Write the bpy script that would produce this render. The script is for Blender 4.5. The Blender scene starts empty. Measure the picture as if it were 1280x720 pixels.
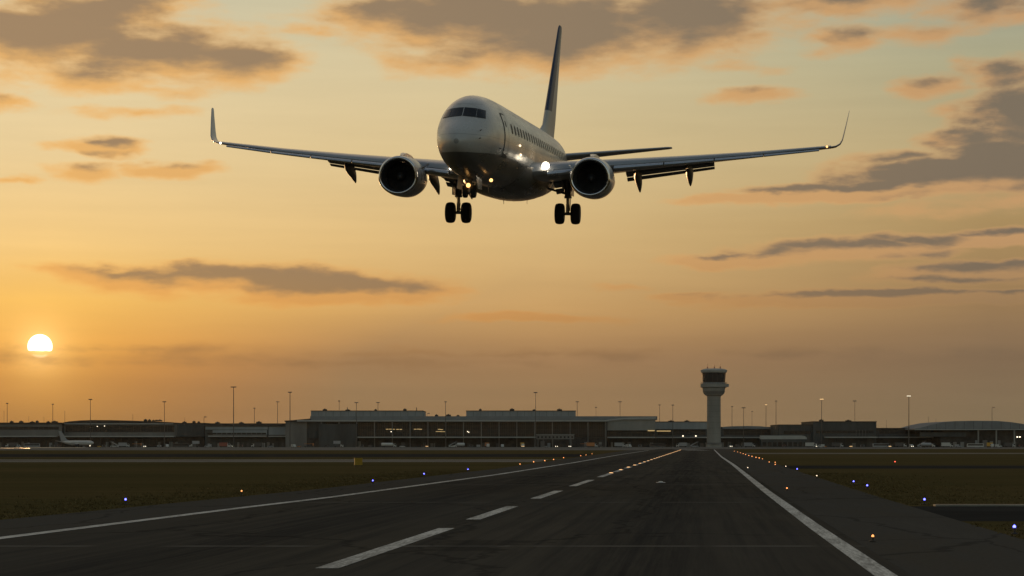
import bpy, bmesh, math, random
import numpy as np
from mathutils import Matrix, Vector

sc = bpy.context.scene
R = math.radians
H_CAM = 2.4            # eye height over the runway
F = 2600.0             # focal length in pixels of a 1280 wide frame
PX0, PY0 = 640.0, 555.5

# ------------------------------------------------------------------ camera
cam_d = bpy.data.cameras.new("camera")
cam = bpy.data.objects.new("camera", cam_d)
sc.collection.objects.link(cam)
cam_d.sensor_width = 36.0
cam_d.lens = 36.0 * F / 1280.0
cam_d.shift_y = (PY0 - 360.0) / 1280.0
cam_d.clip_start = 0.5
cam_d.clip_end = 60000
cam.location = (0, 0, H_CAM)
cam.rotation_euler = (R(90), 0, 0)
sc.camera = cam

sc.view_settings.view_transform = 'Standard'
sc.view_settings.look = 'None'
sc.view_settings.exposure = 0.0
sc.view_settings.gamma = 1.0
sc.view_settings.use_curve_mapping = False
sc.cycles.max_bounces = 6
sc.cycles.sample_clamp_indirect = 4.0

SUN_AZ = math.atan((50 - PX0) / F)
SUN_EL = math.atan((PY0 - 433) * math.cos(SUN_AZ) / F)


# ------------------------------------------------------------------ node helper
class S:
    """a socket with arithmetic"""
    nt = None

    def __init__(s, k): s.k = k

    @staticmethod
    def put(sock, v):
        if isinstance(v, S):
            S.nt.links.new(v.k, sock)
        elif isinstance(v, (tuple, list)) and len(v) == 3 and len(sock.default_value) == 4:
            sock.default_value = (*v, 1)
        else:
            sock.default_value = v

    def __add__(a, b): return m_('ADD', a, b)
    def __radd__(a, b): return m_('ADD', b, a)
    def __sub__(a, b): return m_('SUBTRACT', a, b)
    def __rsub__(a, b): return m_('SUBTRACT', b, a)
    def __mul__(a, b): return m_('MULTIPLY', a, b)
    def __rmul__(a, b): return m_('MULTIPLY', b, a)
    def __truediv__(a, b): return m_('DIVIDE', a, b)


def node(t, **kw):
    n = S.nt.nodes.new(t)
    for k, v in kw.items(): setattr(n, k, v)
    return n


def m_(op, *a, clamp=False):
    n = node('ShaderNodeMath', operation=op, use_clamp=clamp)
    for i, v in enumerate(a): S.put(n.inputs[i], v)
    return S(n.outputs[0])


def v_(op, *a, out=0):
    n = node('ShaderNodeVectorMath', operation=op)
    for i, v in enumerate(a): S.put(n.inputs[i], v)
    return S(n.outputs[out])


def scl(v, k):
    n = node('ShaderNodeVectorMath', operation='SCALE')
    S.put(n.inputs[0], v); S.put(n.inputs['Scale'], k)
    return S(n.outputs[0])


def comb(x, y, z):
    n = node('ShaderNodeCombineXYZ')
    for i, v in enumerate((x, y, z)): S.put(n.inputs[i], v)
    return S(n.outputs[0])


def sep(v):
    n = node('ShaderNodeSeparateXYZ'); S.put(n.inputs[0], v)
    return [S(o) for o in n.outputs]


def mapr(v, a, b, c=0.0, d=1.0, smooth=True):
    n = node('ShaderNodeMapRange', interpolation_type='SMOOTHSTEP' if smooth else 'LINEAR', clamp=True)
    for i, x in enumerate((v, a, b, c, d)): S.put(n.inputs[i], x)
    return S(n.outputs[0])


def noise(vec, scale, detail=4, rough=0.5, dist=0.0, col=False):
    n = node('ShaderNodeTexNoise')
    S.put(n.inputs['Vector'], vec)
    n.inputs['Scale'].default_value = scale
    n.inputs['Detail'].default_value = detail
    n.inputs['Roughness'].default_value = rough
    n.inputs['Distortion'].default_value = dist
    return S(n.outputs['Color' if col else 0])


def mixc(f, a, b, blend='MIX'):
    n = node('ShaderNodeMix', data_type='RGBA', blend_type=blend)
    S.put(n.inputs[0], f); S.put(n.inputs[6], a); S.put(n.inputs[7], b)
    return S(n.outputs[2])


def ramp(f, stops):
    n = node('ShaderNodeValToRGB')
    S.put(n.inputs[0], f)
    e = n.color_ramp.elements
    while len(e) < len(stops): e.new(0.5)
    for el, (p, c) in zip(e, stops):
        el.position = p; el.color = (*c, 1)
    return S(n.outputs[0])


def lin(r, g, b):
    f = lambda c: (c / 255 / 12.92) if c <= 10 else ((c / 255 + .055) / 1.055) ** 2.4
    return (f(r), f(g), f(b))


def deg_of(px, py):
    """azimuth and elevation, in degrees, of a place in the sky"""
    az = math.atan((px - PX0) / F)
    el = math.atan((PY0 - py) * math.cos(az) / F)
    return math.degrees(az), math.degrees(el)


PPD = F * math.pi / 180      # 45 units to the degree


# ------------------------------------------------------------------ world
world = bpy.data.worlds.new("World")
sc.world = world
world.use_nodes = True
S.nt = world.node_tree
S.nt.nodes.clear()

dirv = v_('NORMALIZE', S(node('ShaderNodeTexCoord').outputs['Generated']))
dx, dy, dz = sep(dirv)
az = m_('MULTIPLY', m_('ARCTAN2', dx, dy), 180 / math.pi)
el = m_('MULTIPLY', m_('ARCSINE', dz), 180 / math.pi)
sunv = (math.sin(SUN_AZ) * math.cos(SUN_EL), math.cos(SUN_AZ) * math.cos(SUN_EL), math.sin(SUN_EL))
cosang = v_('DOT_PRODUCT', dirv, sunv, out=1)
ang = m_('MULTIPLY', m_('ARCCOSINE', m_('MINIMUM', cosang, 0.9999999)), 180 / math.pi)

# Nishita: the whole dome
sky = node('ShaderNodeTexSky', sky_type='NISHITA')
sky.sun_disc = False
sky.sun_elevation = SUN_EL
sky.sun_rotation = SUN_AZ
sky.air_density = 1.0
sky.dust_density = 3.0
sky.ozone_density = 1.5
SKY_STRENGTH = 0.15
SKY_GAIN = 2.7          # the photograph is exposed for the shade
nish = S(sky.outputs[0])

# the warm, hazy low western sky (three bearings, by elevation up to 13 degrees)
E_MAX = 13.0
elf = m_('DIVIDE', el, E_MAX, clamp=True)
ys = lambda y: deg_of(640, y)[1] / E_MAX


def col_stops(rows): return [(max(0, ys(y)), lin(*c)) for y, c in sorted(rows, key=lambda r: -r[0])]


W_LEFT = [(555, (142, 96, 56)), (515, (160, 105, 59)), (480, (186, 120, 62)), (455, (210, 138, 66)), (430, (238, 166, 78)), (380, (246, 189, 98)), (310, (244, 203, 134)),
          (200, (234, 206, 154)), (90, (226, 207, 164)), (0, (205, 196, 165))]
W_MID = [(555, (142, 112, 78)), (510, (147, 117, 82)), (490, (149, 119, 84)), (450, (159, 123, 85)), (425, (176, 136, 90)), (390, (199, 156, 100)), (300, (212, 178, 122)),
         (200, (214, 189, 139)), (90, (210, 193, 152)), (0, (200, 190, 155))]
W_RIGHT = [(555, (122, 106, 80)), (507, (127, 108, 82)), (450, (128, 105, 80)), (420, (140, 113, 83)), (380, (154, 123, 85)), (282, (170, 141, 95)),
           (200, (182, 162, 120)), (90, (172, 166, 133)), (0, (160, 162, 142))]
c_l, c_m, c_r = (ramp(elf, col_stops(w)) for w in (W_LEFT, W_MID, W_RIGHT))
warm = mixc(m_('DIVIDE', az + 12.5, mapr(el, 1.8, 5.5, 8.0, 13.5), clamp=True), c_l, c_m)
warm = mixc(mapr(az, 1.0, 13.0, smooth=False), warm, c_r)
glow = m_('POWER', 2.718, m_('MULTIPLY', ang, -0.42))
warm = mixc(m_('MULTIPLY', glow, 0.42), warm, lin(255, 200, 95))
halo = m_('POWER', 2.718, m_('MULTIPLY', m_('POWER', ang, 1.0), -2.6))
warm = mixc(m_('MULTIPLY', halo, .95), warm, (1.7, 1.02, .34))

# clouds: soft bodies in bearing and elevation, broken up by noise
CLOUDS = [
    (50, 45, 190, 62, 1.2), (190, 66, 190, 48, 1.2), (300, 74, 85, 36, 1), (110, 15, 160, 40, 1), (100, 98, 120, 18, .6), (195, 112, 80, 12, .6),
    (0, 130, 50, 9, .8), (165, 141, 80, 7, .45),
    (560, 22, 190, 50, 1.2), (700, 42, 230, 58, 1.3), (610, 66, 150, 28, .8), (830, 22, 220, 44, 1.2), (480, 20, 90, 40, 1), (395, 42, 55, 13, .7),
    (930, 47, 85, 26, .8), (1040, 3, 170, 20, .9), (790, 76, 120, 16, .45), (920, 84, 50, 9, .5),
    (1055, 50, 48, 20, .75), (1155, 42, 75, 12, .55), (1240, 10, 100, 26, 1), (1160, 106, 56, 15, .9), (1255, 88, 60, 20, .9), (942, 122, 55, 10, .75),
    (1195, 138, 36, 10, .6), (1285, 150, 100, 50, 1.5), (1212, 174, 62, 17, 1.0), (1215, 218, 210, 28, 1.8), (1285, 203, 150, 44, 1.8), (1120, 232, 140, 17, 1.8),
    (1050, 240, 150, 15, 1.9), (950, 249, 120, 10, 1.6), (1120, 198, 70, 11, .8), (1265, 251, 90, 9, .55), (1150, 264, 80, 12, .4),
    (1060, 314, 150, 17, 1.5), (925, 325, 120, 11, 1.5), (1010, 318, 90, 11, 1.2), (1225, 300, 110, 11, 1.2), (1130, 302, 100, 8, .9), (1215, 341, 130, 15, 1.4),
    (1090, 373, 270, 12, 1.6), (1270, 369, 190, 12, 1.5), (1280, 334, 130, 12, 1.4), (1270, 297, 110, 11, 1.3), (865, 369, 70, 7, 1.2), (778, 360, 32, 4, .6),
    (125, 184, 66, 13, 1.15), (206, 212, 68, 14, 1.25), (105, 215, 48, 13, .8), (3, 224, 28, 6, .7),
    (290, 352, 220, 25, 1.5), (400, 361, 200, 23, 1.6), (160, 342, 120, 11, .8), (480, 369, 115, 11, .9), (240, 347, 110, 15, .9), (530, 365, 80, 9, 1.1),
    (70, 336, 60, 7, .5), (655, 398, 140, 8, 1.1), (150, 434, 170, 5, .25), (60, 446, 150, 8, .22), (660, 440, 330, 5, .35), (420, 452, 260, 6, .3),
    (1000, 440, 320, 7, .3),
]


def cloud_density(oaz, oel, detail=9):
    p = comb(az + oaz, el + oel, 0.0)
    # ragged edges: warp the place before asking for its cloud
    w = noise(v_('MULTIPLY', p, (.55, 1.5, 1)), 0.8, 5, .6, col=True)
    q = v_('ADD', p, v_('MULTIPLY', v_('SUBTRACT', w, (.5, .5, .5)), (2.6, .62, 0)))
    M = -1.2
    for cx, cy, rx, ry, s in CLOUDS:
        a, e = deg_of(cx, cy)
        r = (rx / PPD, ry / PPD)
        u = v_('MULTIPLY_ADD', q, (1 / r[0], 1 / r[1], 0), (-a / r[0], -e / r[1], 0))
        lm = m_('MULTIPLY_ADD', v_('LENGTH', u, out=1), -s, s)
        M = m_('SMOOTH_MAX', M, lm, .15)
    # higher up and behind: broken cloud everywhere
    hi = mapr(el, 12.5, 22, 0, .35)
    M = m_('MAXIMUM', M, mapr(el, 12.5, 15, -1.2, -.05))
    f1 = noise(v_('MULTIPLY', p, (.42, 1.15, 1)), 1.15, detail, .55)
    return M + (f1 - .5) * 1.75


CX = cloud_density(0, 0)
CX2 = cloud_density(-.1, -.3, 5)
alpha = mapr(CX, -.2, .62)
thick = mapr(CX, .0, .75)
lit = mapr(CX2, .75, -.05)
side = mapr(az, -13, 13, smooth=False)
body = mixc(side, lin(156, 126, 94), lin(119, 106, 91))
body = mixc(mapr(el, 2.5, 5.5), mixc(side, lin(160, 117, 72), lin(118, 99, 78)), body)
litc = mixc(side, lin(244, 184, 104), lin(205, 158, 108))
litc = mixc(mapr(el, 3.0, 6.0), mixc(side, lin(246, 168, 78), lin(150, 120, 84)), litc)
litc = mixc(mapr(el, 2.2, 3.6), body, litc)
ccol = mixc(m_('MULTIPLY', thick, m_('SUBTRACT', 1.0, m_('MULTIPLY', lit, .85))), litc, body)
streak = noise(comb(az * .12, el * 1.6, 1.7), 1.2, 5, .55)
streaks = mapr(streak, .3, .7, .97, 1.03, smooth=False)
warm = scl(warm, streaks)

# the dome away from the sunset: Nishita
dome = v_('MULTIPLY', scl(nish, SKY_STRENGTH * SKY_GAIN), (1.22, .97, .78))      # dusty air
front = m_('MULTIPLY', mapr(ang, 32, 85, 1, 0), mapr(el, 12, 48, 1, 0))
skyc = mixc(front, dome, warm)
skyc = mixc(m_('MULTIPLY', alpha, m_('MULTIPLY', mapr(el, 13, 20, .92, .45), mapr(el, 2.5, 6, .86, 1))), skyc, mixc(front, scl(dome, .8), ccol))

# the sun's disc, its lower limb behind a bar of cloud
a0, e_cut = deg_of(50, 438.0)
e_low = deg_of(50, 442.2)[1]
disc = mapr(ang, .338, .262)
wig = (noise(comb(az * 1.5, 0.0, 0.0), 3.0, 2) - .5) * .05
disc = m_('MULTIPLY', disc, m_('MAXIMUM', mapr(el + wig, e_cut - .02, e_cut + .03), mapr(el + wig * 2, e_low, e_low - .05, 0, .022)))
skyc = mixc(disc, skyc, (14, 11.5, 7.5))
# below the horizon: dull earth
skyc = mixc(mapr(el, -.4, -1.2), skyc, (.02, .018, .014))

bg = node('ShaderNodeBackground')
S.put(bg.inputs[0], scl(skyc, 1 / SKY_STRENGTH))
bg.inputs[1].default_value = SKY_STRENGTH
wo = node('ShaderNodeOutputWorld')
S.nt.links.new(bg.outputs[0], wo.inputs[0])
world.cycles.sampling_method = 'MANUAL'
world.cycles.sample_map_resolution = 1024

# ------------------------------------------------------------------ sun
sun_d = bpy.data.lights.new("sun", 'SUN')
sun_d.energy = 2.0
sun_d.angle = R(0.5)
sun_d.color = (1.0, 0.56, 0.24)
sun = bpy.data.objects.new("sun", sun_d)
sc.collection.objects.link(sun)
sun.rotation_euler = (-Vector(sunv)).to_track_quat('-Z', 'Y').to_euler()

# ================================================================== helpers
rnd = random.Random(7)
COL = sc.collection


class MB:
    """collects vertices and faces, then links them as ONE mesh object"""

    def __init__(s): s.v = []; s.f = []

    def add(s, vs, fs):
        n = len(s.v)
        s.v += [tuple(v) for v in vs]
        s.f += [tuple(i + n for i in f) for f in fs]
        return s

    def box(s, c, d, rz=0.0, taper=1.0):
        hx, hy, hz = d[0] / 2, d[1] / 2, d[2] / 2
        vs = [(x * (taper if z > 0 else 1), y * (taper if z > 0 else 1), z) for z in (-hz, hz) for x, y in ((-hx, -hy), (hx, -hy), (hx, hy), (-hx, hy))]
        ca, sa = math.cos(rz), math.sin(rz)
        vs = [(c[0] + x * ca - y * sa, c[1] + x * sa + y * ca, c[2] + z) for x, y, z in vs]
        return s.add(vs, [(3, 2, 1, 0), (4, 5, 6, 7), (0, 1, 5, 4), (1, 2, 6, 5), (2, 3, 7, 6), (3, 0, 4, 7)])

    def span(s, a, b):
        return s.box([(p + q) / 2 for p, q in zip(a, b)], [abs(q - p) for p, q in zip(a, b)])

    def loft(s, rings, cap=True, closed=True):
        n = len(rings[0]); vs = [p for r in rings for p in r]; fs = []
        for i in range(len(rings) - 1):
            for j in range(n if closed else n - 1):
                k = (j + 1) % n
                fs.append((i * n + j, i * n + k, (i + 1) * n + k, (i + 1) * n + j))
        if cap and closed:
            fs.append(tuple(reversed(range(n)))); fs.append(tuple((len(rings) - 1) * n + j for j in range(n)))
        return s.add(vs, fs)

    def tube(s, pts, r, seg=10, r2=None):
        pts = [Vector(p) for p in pts]; rings = []
        r2 = r if r2 is None else r2
        for i, p in enumerate(pts):
            t = (pts[min(i + 1, len(pts) - 1)] - pts[max(i - 1, 0)]).normalized()
            u = t.cross(Vector((0, 0, 1)) if abs(t.z) < .9 else Vector((1, 0, 0))).normalized(); w = t.cross(u)
            rr = r + (r2 - r) * i / (len(pts) - 1)
            rings.append([p + (u * math.cos(a) + w * math.sin(a)) * rr for a in (2 * math.pi * k / seg for k in range(seg))])
        return s.loft(rings)

    def spin(s, prof, o, axis='z', seg=32, cap=True, sz=None):
        """prof: (distance along the axis, radius); sz(z, along) reshapes the ring"""
        rings = []
        for d, r in prof:
            ring = []
            for k in range(seg):
                a = 2 * math.pi * k / seg; c, q = math.cos(a) * r, math.sin(a) * r
                if sz: c, q = sz(c, q, d)
                p = {'z': (c, q, d), 'y': (c, d, q), 'x': (d, c, q)}[axis]
                ring.append((o[0] + p[0], o[1] + p[1], o[2] + p[2]))
            rings.append(ring)
        return s.loft(rings, cap)

    def poly(s, pts): return s.add(pts, [tuple(range(len(pts)))])

    def strip(s, a, b):
        n = len(a)
        return s.add(list(a) + list(b), [(i, i + 1, n + i + 1, n + i) for i in range(n - 1)])

    def build(s, name, mat, parent=None, smooth=None, loc=None):
        me = bpy.data.meshes.new(name)
        me.from_pydata(s.v, [], s.f); me.validate()
        bm = bmesh.new(); bm.from_mesh(me); bmesh.ops.recalc_face_normals(bm, faces=bm.faces); bm.to_mesh(me); bm.free()
        if smooth is not None:
            for p in me.polygons: p.use_smooth = True
            if smooth < 180: me.set_sharp_from_angle(angle=R(smooth))
        me.materials.append(mat)
        o = bpy.data.objects.new(name, me); COL.objects.link(o)
        if parent: o.parent = parent
        if loc: o.location = loc
        return o


def tag(o, label=None, cat=None, group=None, kind=None):
    for k, v in (('label', label), ('category', cat), ('group', group), ('kind', kind)):
        if v: o[k] = v
    return o


def thing(name, label, cat, loc=(0, 0, 0), rz=0.0, group=None):
    o = bpy.data.objects.new(name, None); COL.objects.link(o)
    o.location = loc; o.rotation_euler = (0, 0, rz); o.empty_display_size = .2
    return tag(o, label, cat, group)


def clone(root, loc, rz=None, label=None, group=None):
    """a copy of a thing with copies of its parts and their sub-parts"""
    r = root.copy(); COL.objects.link(r); r.location = loc
    if rz is not None: r.rotation_euler = (0, 0, rz)
    if label: r['label'] = label
    if group: r['group'] = group
    for ch in list(root.children):
        c = ch.copy(); COL.objects.link(c); c.parent = r
        for g in list(ch.children):
            d = g.copy(); COL.objects.link(d); d.parent = c
    return r


def gp(px, py, z=0.0):
    """the point at height z that the photograph shows at this place"""
    D = F * (H_CAM - z) / (py - PY0)
    return ((px - PX0) / F * D, D, z)


def X(px, D): return (px - PX0) / F * D
def Z(py, D): return H_CAM + (PY0 - py) * D / F


# ------------------------------------------------------------------ materials
def mat(name, base, rough=.6, metal=0.0, spec=.5, coat=0.0, vary=.12, scale=1.0, stretch=(1, 1, 1), bump=0.0, emit=None, es=0.0, detail=5):
    m = bpy.data.materials.new(name); m.use_nodes = True
    S.nt = m.node_tree
    b = S.nt.nodes['Principled BSDF']
    if vary:
        tc = S(node('ShaderNodeTexCoord').outputs['Object'])
        n = noise(v_('MULTIPLY', tc, stretch), scale, detail, .6)
        c = mixc(mapr(n, .3, .7, smooth=False), tuple(x * (1 - vary) for x in base), tuple(min(1, x * (1 + vary)) for x in base))
        S.put(b.inputs['Base Color'], c)
        S.put(b.inputs['Roughness'], mapr(n, .3, .7, max(.02, rough - .06), min(1, rough + .06), smooth=False))
        if bump:
            bn = node('ShaderNodeBump'); bn.inputs['Strength'].default_value = bump; bn.inputs['Distance'].default_value = .02
            S.put(bn.inputs['Height'], n); S.put(b.inputs['Normal'], S(bn.outputs[0]))
    else:
        b.inputs['Base Color'].default_value = (*base, 1); b.inputs['Roughness'].default_value = rough
    b.inputs['Metallic'].default_value = metal
    b.inputs['Specular IOR Level'].default_value = spec
    b.inputs['Coat Weight'].default_value = coat
    if emit:
        b.inputs['Emission Color'].default_value = (*emit, 1); b.inputs['Emission Strength'].default_value = es
    return m


def lamp_mat(name, col, strength): return mat(name, (.1, .1, .1), vary=0, emit=col, es=strength)


M = {}


def ground_mats():
    # runway asphalt: aggregate, drag marks along it, rubber, patches, sawn joints across
    m = bpy.data.materials.new("runway_asphalt"); m.use_nodes = True; S.nt = m.node_tree
    b = S.nt.nodes['Principled BSDF']
    tc = S(node('ShaderNodeTexCoord').outputs['Object'])
    x, y, z = sep(tc)
    s = x - y * (232 / F)
    p = comb(s, y, 0.0)
    fine = noise(p, 9.0, 4, .7)
    blot = noise(v_('MULTIPLY', p, (1, .18, 1)), .35, 5, .6)
    drag = noise(v_('MULTIPLY', p, (1, .012, 1)), 2.2, 5, .7)
    big = noise(v_('MULTIPLY', p, (.12, .03, 1)), 1.0, 4, .55)
    c = ramp(blot, [(.25, (.056, .049, .038)), (.5, (.074, .064, .049)), (.75, (.094, .081, .062))])
    c = mixc(mapr(drag, .40, .70, 0, .6), c, (.026, .025, .023))
    # tyre rubber laid down in two broad tracks
    t1 = mapr(m_('ABSOLUTE', s + 1.2), 2.2, .3); t2 = mapr(m_('ABSOLUTE', s + 11.5), 2.6, .3)
    rub = m_('MULTIPLY', m_('MAXIMUM', t1, t2), mapr(noise(v_('MULTIPLY', p, (1, .02, 1)), 3.0, 4, .7), .35, .65, .15, .7))
    c = mixc(rub, c, (.017, .016, .016))
    c = mixc(mapr(big, .35, .65, 0, .4), c, (.060, .055, .048))
    c = mixc(mapr(fine, .3, .7, 0, .35, smooth=False), c, (.075, .07, .062))
    # joints
    jy = m_('ABSOLUTE', m_('SUBTRACT', m_('FRACT', (y - 48.9 + 18.55) / 37.1), .5)) * 37.1
    wob = (noise(comb(s, 0.0, 0.0), .6, 3) - .5) * .12
    j = mapr(m_('ABSOLUTE', jy + wob), .10, .03)
    jl = mapr(m_('ABSOLUTE', jy - .16 + wob), .14, .06)
    brk = mapr(noise(comb(s, y * .05, 3.0), .5, 3), .38, .52)
    c = mixc(j * brk, c, (.008, .008, .008))
    c = mixc(jl * brk * .8, c, (.17, .155, .13))
    # long cracks sealed with tar
    vr = node('ShaderNodeTexVoronoi', feature='DISTANCE_TO_EDGE')
    w = noise(p, .25, 4, .6, col=True)
    q = v_('ADD', v_('MULTIPLY', p, (.11, .028, 0)), v_('MULTIPLY', w, (.35, .35, 0)))
    S.put(vr.inputs['Vector'], q); vr.inputs['Scale'].default_value = 1.0
    crack = mapr(S(vr.outputs['Distance']), .012, .003)
    c = mixc(crack * .35, c, (.014, .013, .012))
    S.put(b.inputs['Base Color'], c)
    S.put(b.inputs['Roughness'], mapr(blot, .3, .7, .78, .95))
    b.inputs['Specular IOR Level'].default_value = .0
    bn = node('ShaderNodeBump'); bn.inputs['Strength'].default_value = .35; bn.inputs['Distance'].default_value = .01
    S.put(bn.inputs['Height'], fine); S.put(b.inputs['Normal'], S(bn.outputs[0]))
    M['runway'] = m

    # older, greyer shoulder
    m = bpy.data.materials.new("shoulder_asphalt"); m.use_nodes = True; S.nt = m.node_tree
    b = S.nt.nodes['Principled BSDF']
    tc = S(node('ShaderNodeTexCoord').outputs['Object']); x, y, z = sep(tc)
    p = comb(x - y * (232 / F), y, 0.0)
    n1 = noise(v_('MULTIPLY', p, (1, .15, 1)), .5, 6, .65); n2 = noise(p, 8, 3, .7)
    c = ramp(n1, [(.25, (.074, .064, .049)), (.55, (.070, .065, .056)), (.8, (.088, .081, .069))])
    c = mixc(mapr(n2, .35, .7, 0, .3), c, (.11, .10, .085))
    w = noise(p, .3, 4, .6, col=True)
    vr = node('ShaderNodeTexVoronoi', feature='DISTANCE_TO_EDGE')
    S.put(vr.inputs['Vector'], v_('ADD', v_('MULTIPLY', p, (.2, .05, 0)), v_('MULTIPLY', w, (.3, .3, 0)))); vr.inputs['Scale'].default_value = 1.0
    c = mixc(mapr(S(vr.outputs['Distance']),   .015, .004) * .4, c, (.02, .019, .017))
    S.put(b.inputs['Base Color'], c); b.inputs['Roughness'].default_value = .9; b.inputs['Specular IOR Level'].default_value = .0
    M['shoulder'] = m

    # mown grass, dry in bands
    m = bpy.data.materials.new("grass_ground"); m.use_nodes = True; S.nt = m.node_tree
    b = S.nt.nodes['Principled BSDF']
    tc = S(node('ShaderNodeTexCoord').outputs['Object']); x, y, z = sep(tc)
    n1 = noise(v_('MULTIPLY', tc, (.25, 1, 0)), .035, 5, .6); n2 = noise(v_('MULTIPLY', tc, (.12, 1, 0)), .45, 5, .6); n3 = noise(tc, 5, 4, .7)
    c = ramp(n1, [(.3, (.062, .054, .021)), (.5, (.086, .066, .027)), (.7, (.110, .076, .034))])
    c = mixc(mapr(n2, .3, .72, 0, .6), c, (.045, .038, .016))
    c = mixc(mapr(n3, .4, .75, 0, .5), c, (.11, .084, .036))
    S.put(b.inputs['Base Color'], c); b.inputs['Roughness'].default_value = 1.0; b.inputs['Specular IOR Level'].default_value = .0
    M['grass'] = m

    # paint, worn through to the aggregate
    m = bpy.data.materials.new("worn_white_paint"); m.use_nodes = True; S.nt = m.node_tree
    b = S.nt.nodes['Principled BSDF']
    tc = S(node('ShaderNodeTexCoord').outputs['Object']); x, y, z = sep(tc)
    p = comb(x - y * (232 / F), y, 0.0)
    a = noise(v_('MULTIPLY', p, (1, .08, 1)), 14, 4, .7); g = noise(p, 22, 3, .8); l = noise(v_('MULTIPLY', p, (1, .2, 1)), .9, 4, .6)
    wear = mapr(a * .5 + g * .25 + l * .35, .47, .64)
    c = mixc(wear, (.60, .58, .53), (.29, .275, .245))
    S.put(b.inputs['Base Color'], c); b.inputs['Roughness'].default_value = .8; b.inputs['Specular IOR Level'].default_value = .0
    M['paint'] = m


ground_mats()
M['taxiway'] = mat("taxiway_concrete", (.175, .155, .125), .9, spec=.0, vary=.3, scale=.15, stretch=(.3, 1, 1))
M['dark_taxiway'] = mat("taxiway_asphalt", (.036, .034, .031), .9, spec=.0, vary=.3, scale=.15, stretch=(.3, 1, 1))
M['apron'] = mat("apron_concrete", (.15, .14, .122), .9, spec=.0, vary=.25, scale=.05, stretch=(.3, 1, 1))
M['kerb_concrete'] = mat("kerb_concrete", (.20, .19, .165), .9, vary=.25, scale=.6)
M['water'] = mat("puddle_water", (.02, .02, .02), .36, spec=.8, vary=.3, scale=.4, bump=.05)
M['concrete'] = mat("grey_concrete", (.25, .245, .225), .85, spec=.0, vary=.14, scale=.12, stretch=(1, 1, .35))
M['concrete_dark'] = mat("dark_concrete", (.16, .155, .145), .9, spec=.0, vary=.2, scale=.1, stretch=(1, 1, .3))
M['panel'] = mat("grey_cladding", (.25, .27, .275), .55, spec=.0, vary=.12, scale=.15, stretch=(1.2, 1, .2))
M['panel_dark'] = mat("charcoal_cladding", (.066, .072, .072), .6, spec=.0, vary=.2, scale=.15, stretch=(1.2, 1, .2))
M['fascia'] = mat("pale_fascia", (.36, .36, .34), .5, spec=.0, vary=.1, scale=.2)
M['roof'] = mat("roof_sheet", (.19, .20, .205), .6, spec=.0, vary=.15, scale=.1)
M['roof_dark'] = mat("roof_felt", (.06, .055, .05), .9, spec=.0, vary=.2, scale=.2)
M['glass'] = mat("dark_glazing", (.018, .021, .024), .16, spec=.5, vary=.35, scale=.2)
M['mullion'] = mat("mullion_metal", (.055, .055, .052), .5, spec=.0, vary=.1)
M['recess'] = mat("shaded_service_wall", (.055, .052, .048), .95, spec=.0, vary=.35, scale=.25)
M['door_grey'] = mat("shutter_door", (.20, .20, .19), .6, spec=.0, vary=.15, scale=.4)
M['mast'] = mat("mast_steel", (.075, .07, .065), .6, metal=.3, vary=.15)
M['lamp_body'] = mat("lamp_housing", (.10, .10, .10), .6, vary=.1)
M['lit_warm'] = lamp_mat("lit_lamp_warm", (1, .62, .26), 2.2)
M['lit_white'] = lamp_mat("lit_lamp_white", (1, .86, .62), 2.6)
M['lit_room'] = lamp_mat("lit_room", (1, .68, .28), .55)
M['veh_white'] = mat("white_paint", (.44, .44, .42), .4, coat=.3, vary=.08)
M['veh_grey'] = mat("grey_paint", (.26, .27, .28), .4, coat=.3, vary=.1)
M['veh_dark'] = mat("dark_paint", (.05, .05, .055), .4, coat=.3, vary=.1)
M['sign_yellow'] = mat("sign_yellow", (.30, .19, .02), .6, spec=.2, vary=.15)
M['veh_yellow'] = mat("yellow_paint", (.55, .32, .04), .45, coat=.2, vary=.12)
M['veh_orange'] = mat("rust_orange_paint", (.40, .15, .045), .5, coat=.1, vary=.15)
M['veh_red'] = mat("dull_red_paint", (.24, .06, .04), .5, coat=.1, vary=.15)
M['veh_glass'] = mat("vehicle_glass", (.015, .017, .02), .12, vary=0)
M['rubber'] = mat("tyre_rubber", (.014, .014, .014), .85, spec=.3, vary=.2, scale=6)
M['steel'] = mat("dark_steel", (.11, .11, .115), .45, metal=.6, vary=.15, scale=3)
M['chrome'] = mat("oleo_chrome", (.6, .6, .62), .15, metal=1, vary=0)


# ================================================================== the ground
def shear(D, s): return (D * 232 / F + s, D)


def edge(pts, D): return float(np.interp(D, [p[0] for p in pts], [p[1] for p in pts]))


DS = [-25, -5, 10, 20, 30, 40, 52, 66, 80, 95, 112, 130, 150, 181, 205, 245, 290, 340, 400, 473, 540, 600, 700, 832, 960, 1135]
L_EDGE = [(20, -23), (66, -22.1), (112, -20.4), (205, -19.8), (400, -22.5), (832, -28)]
R_EDGE = [(20, 8.1), (52, 8.19), (94, 8.25), (181, 8.9), (330, 10.5), (594, 13.2), (1135, 18)]
L_LINE = [(20, -18.3), (53, -17.8), (78, -17.2), (95, -16.6), (162, -15.9), (269, -16.2), (473, -18), (832, -19.5)]
R_LINE = [(20, 3.44), (60, 3.4), (105, 3.5), (245, 4.2), (400, 4.6), (960, 7.6)]


def strip_between(name, mat_, a, b, z, ds, kind='structure', parent=None):
    mb = MB()
    mb.strip([(*shear(D, a(D)), z) for D in ds], [(*shear(D, b(D)), z) for D in ds])
    o = mb.build(name, mat_, parent)
    if kind: tag(o, kind=kind)
    return o


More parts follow.
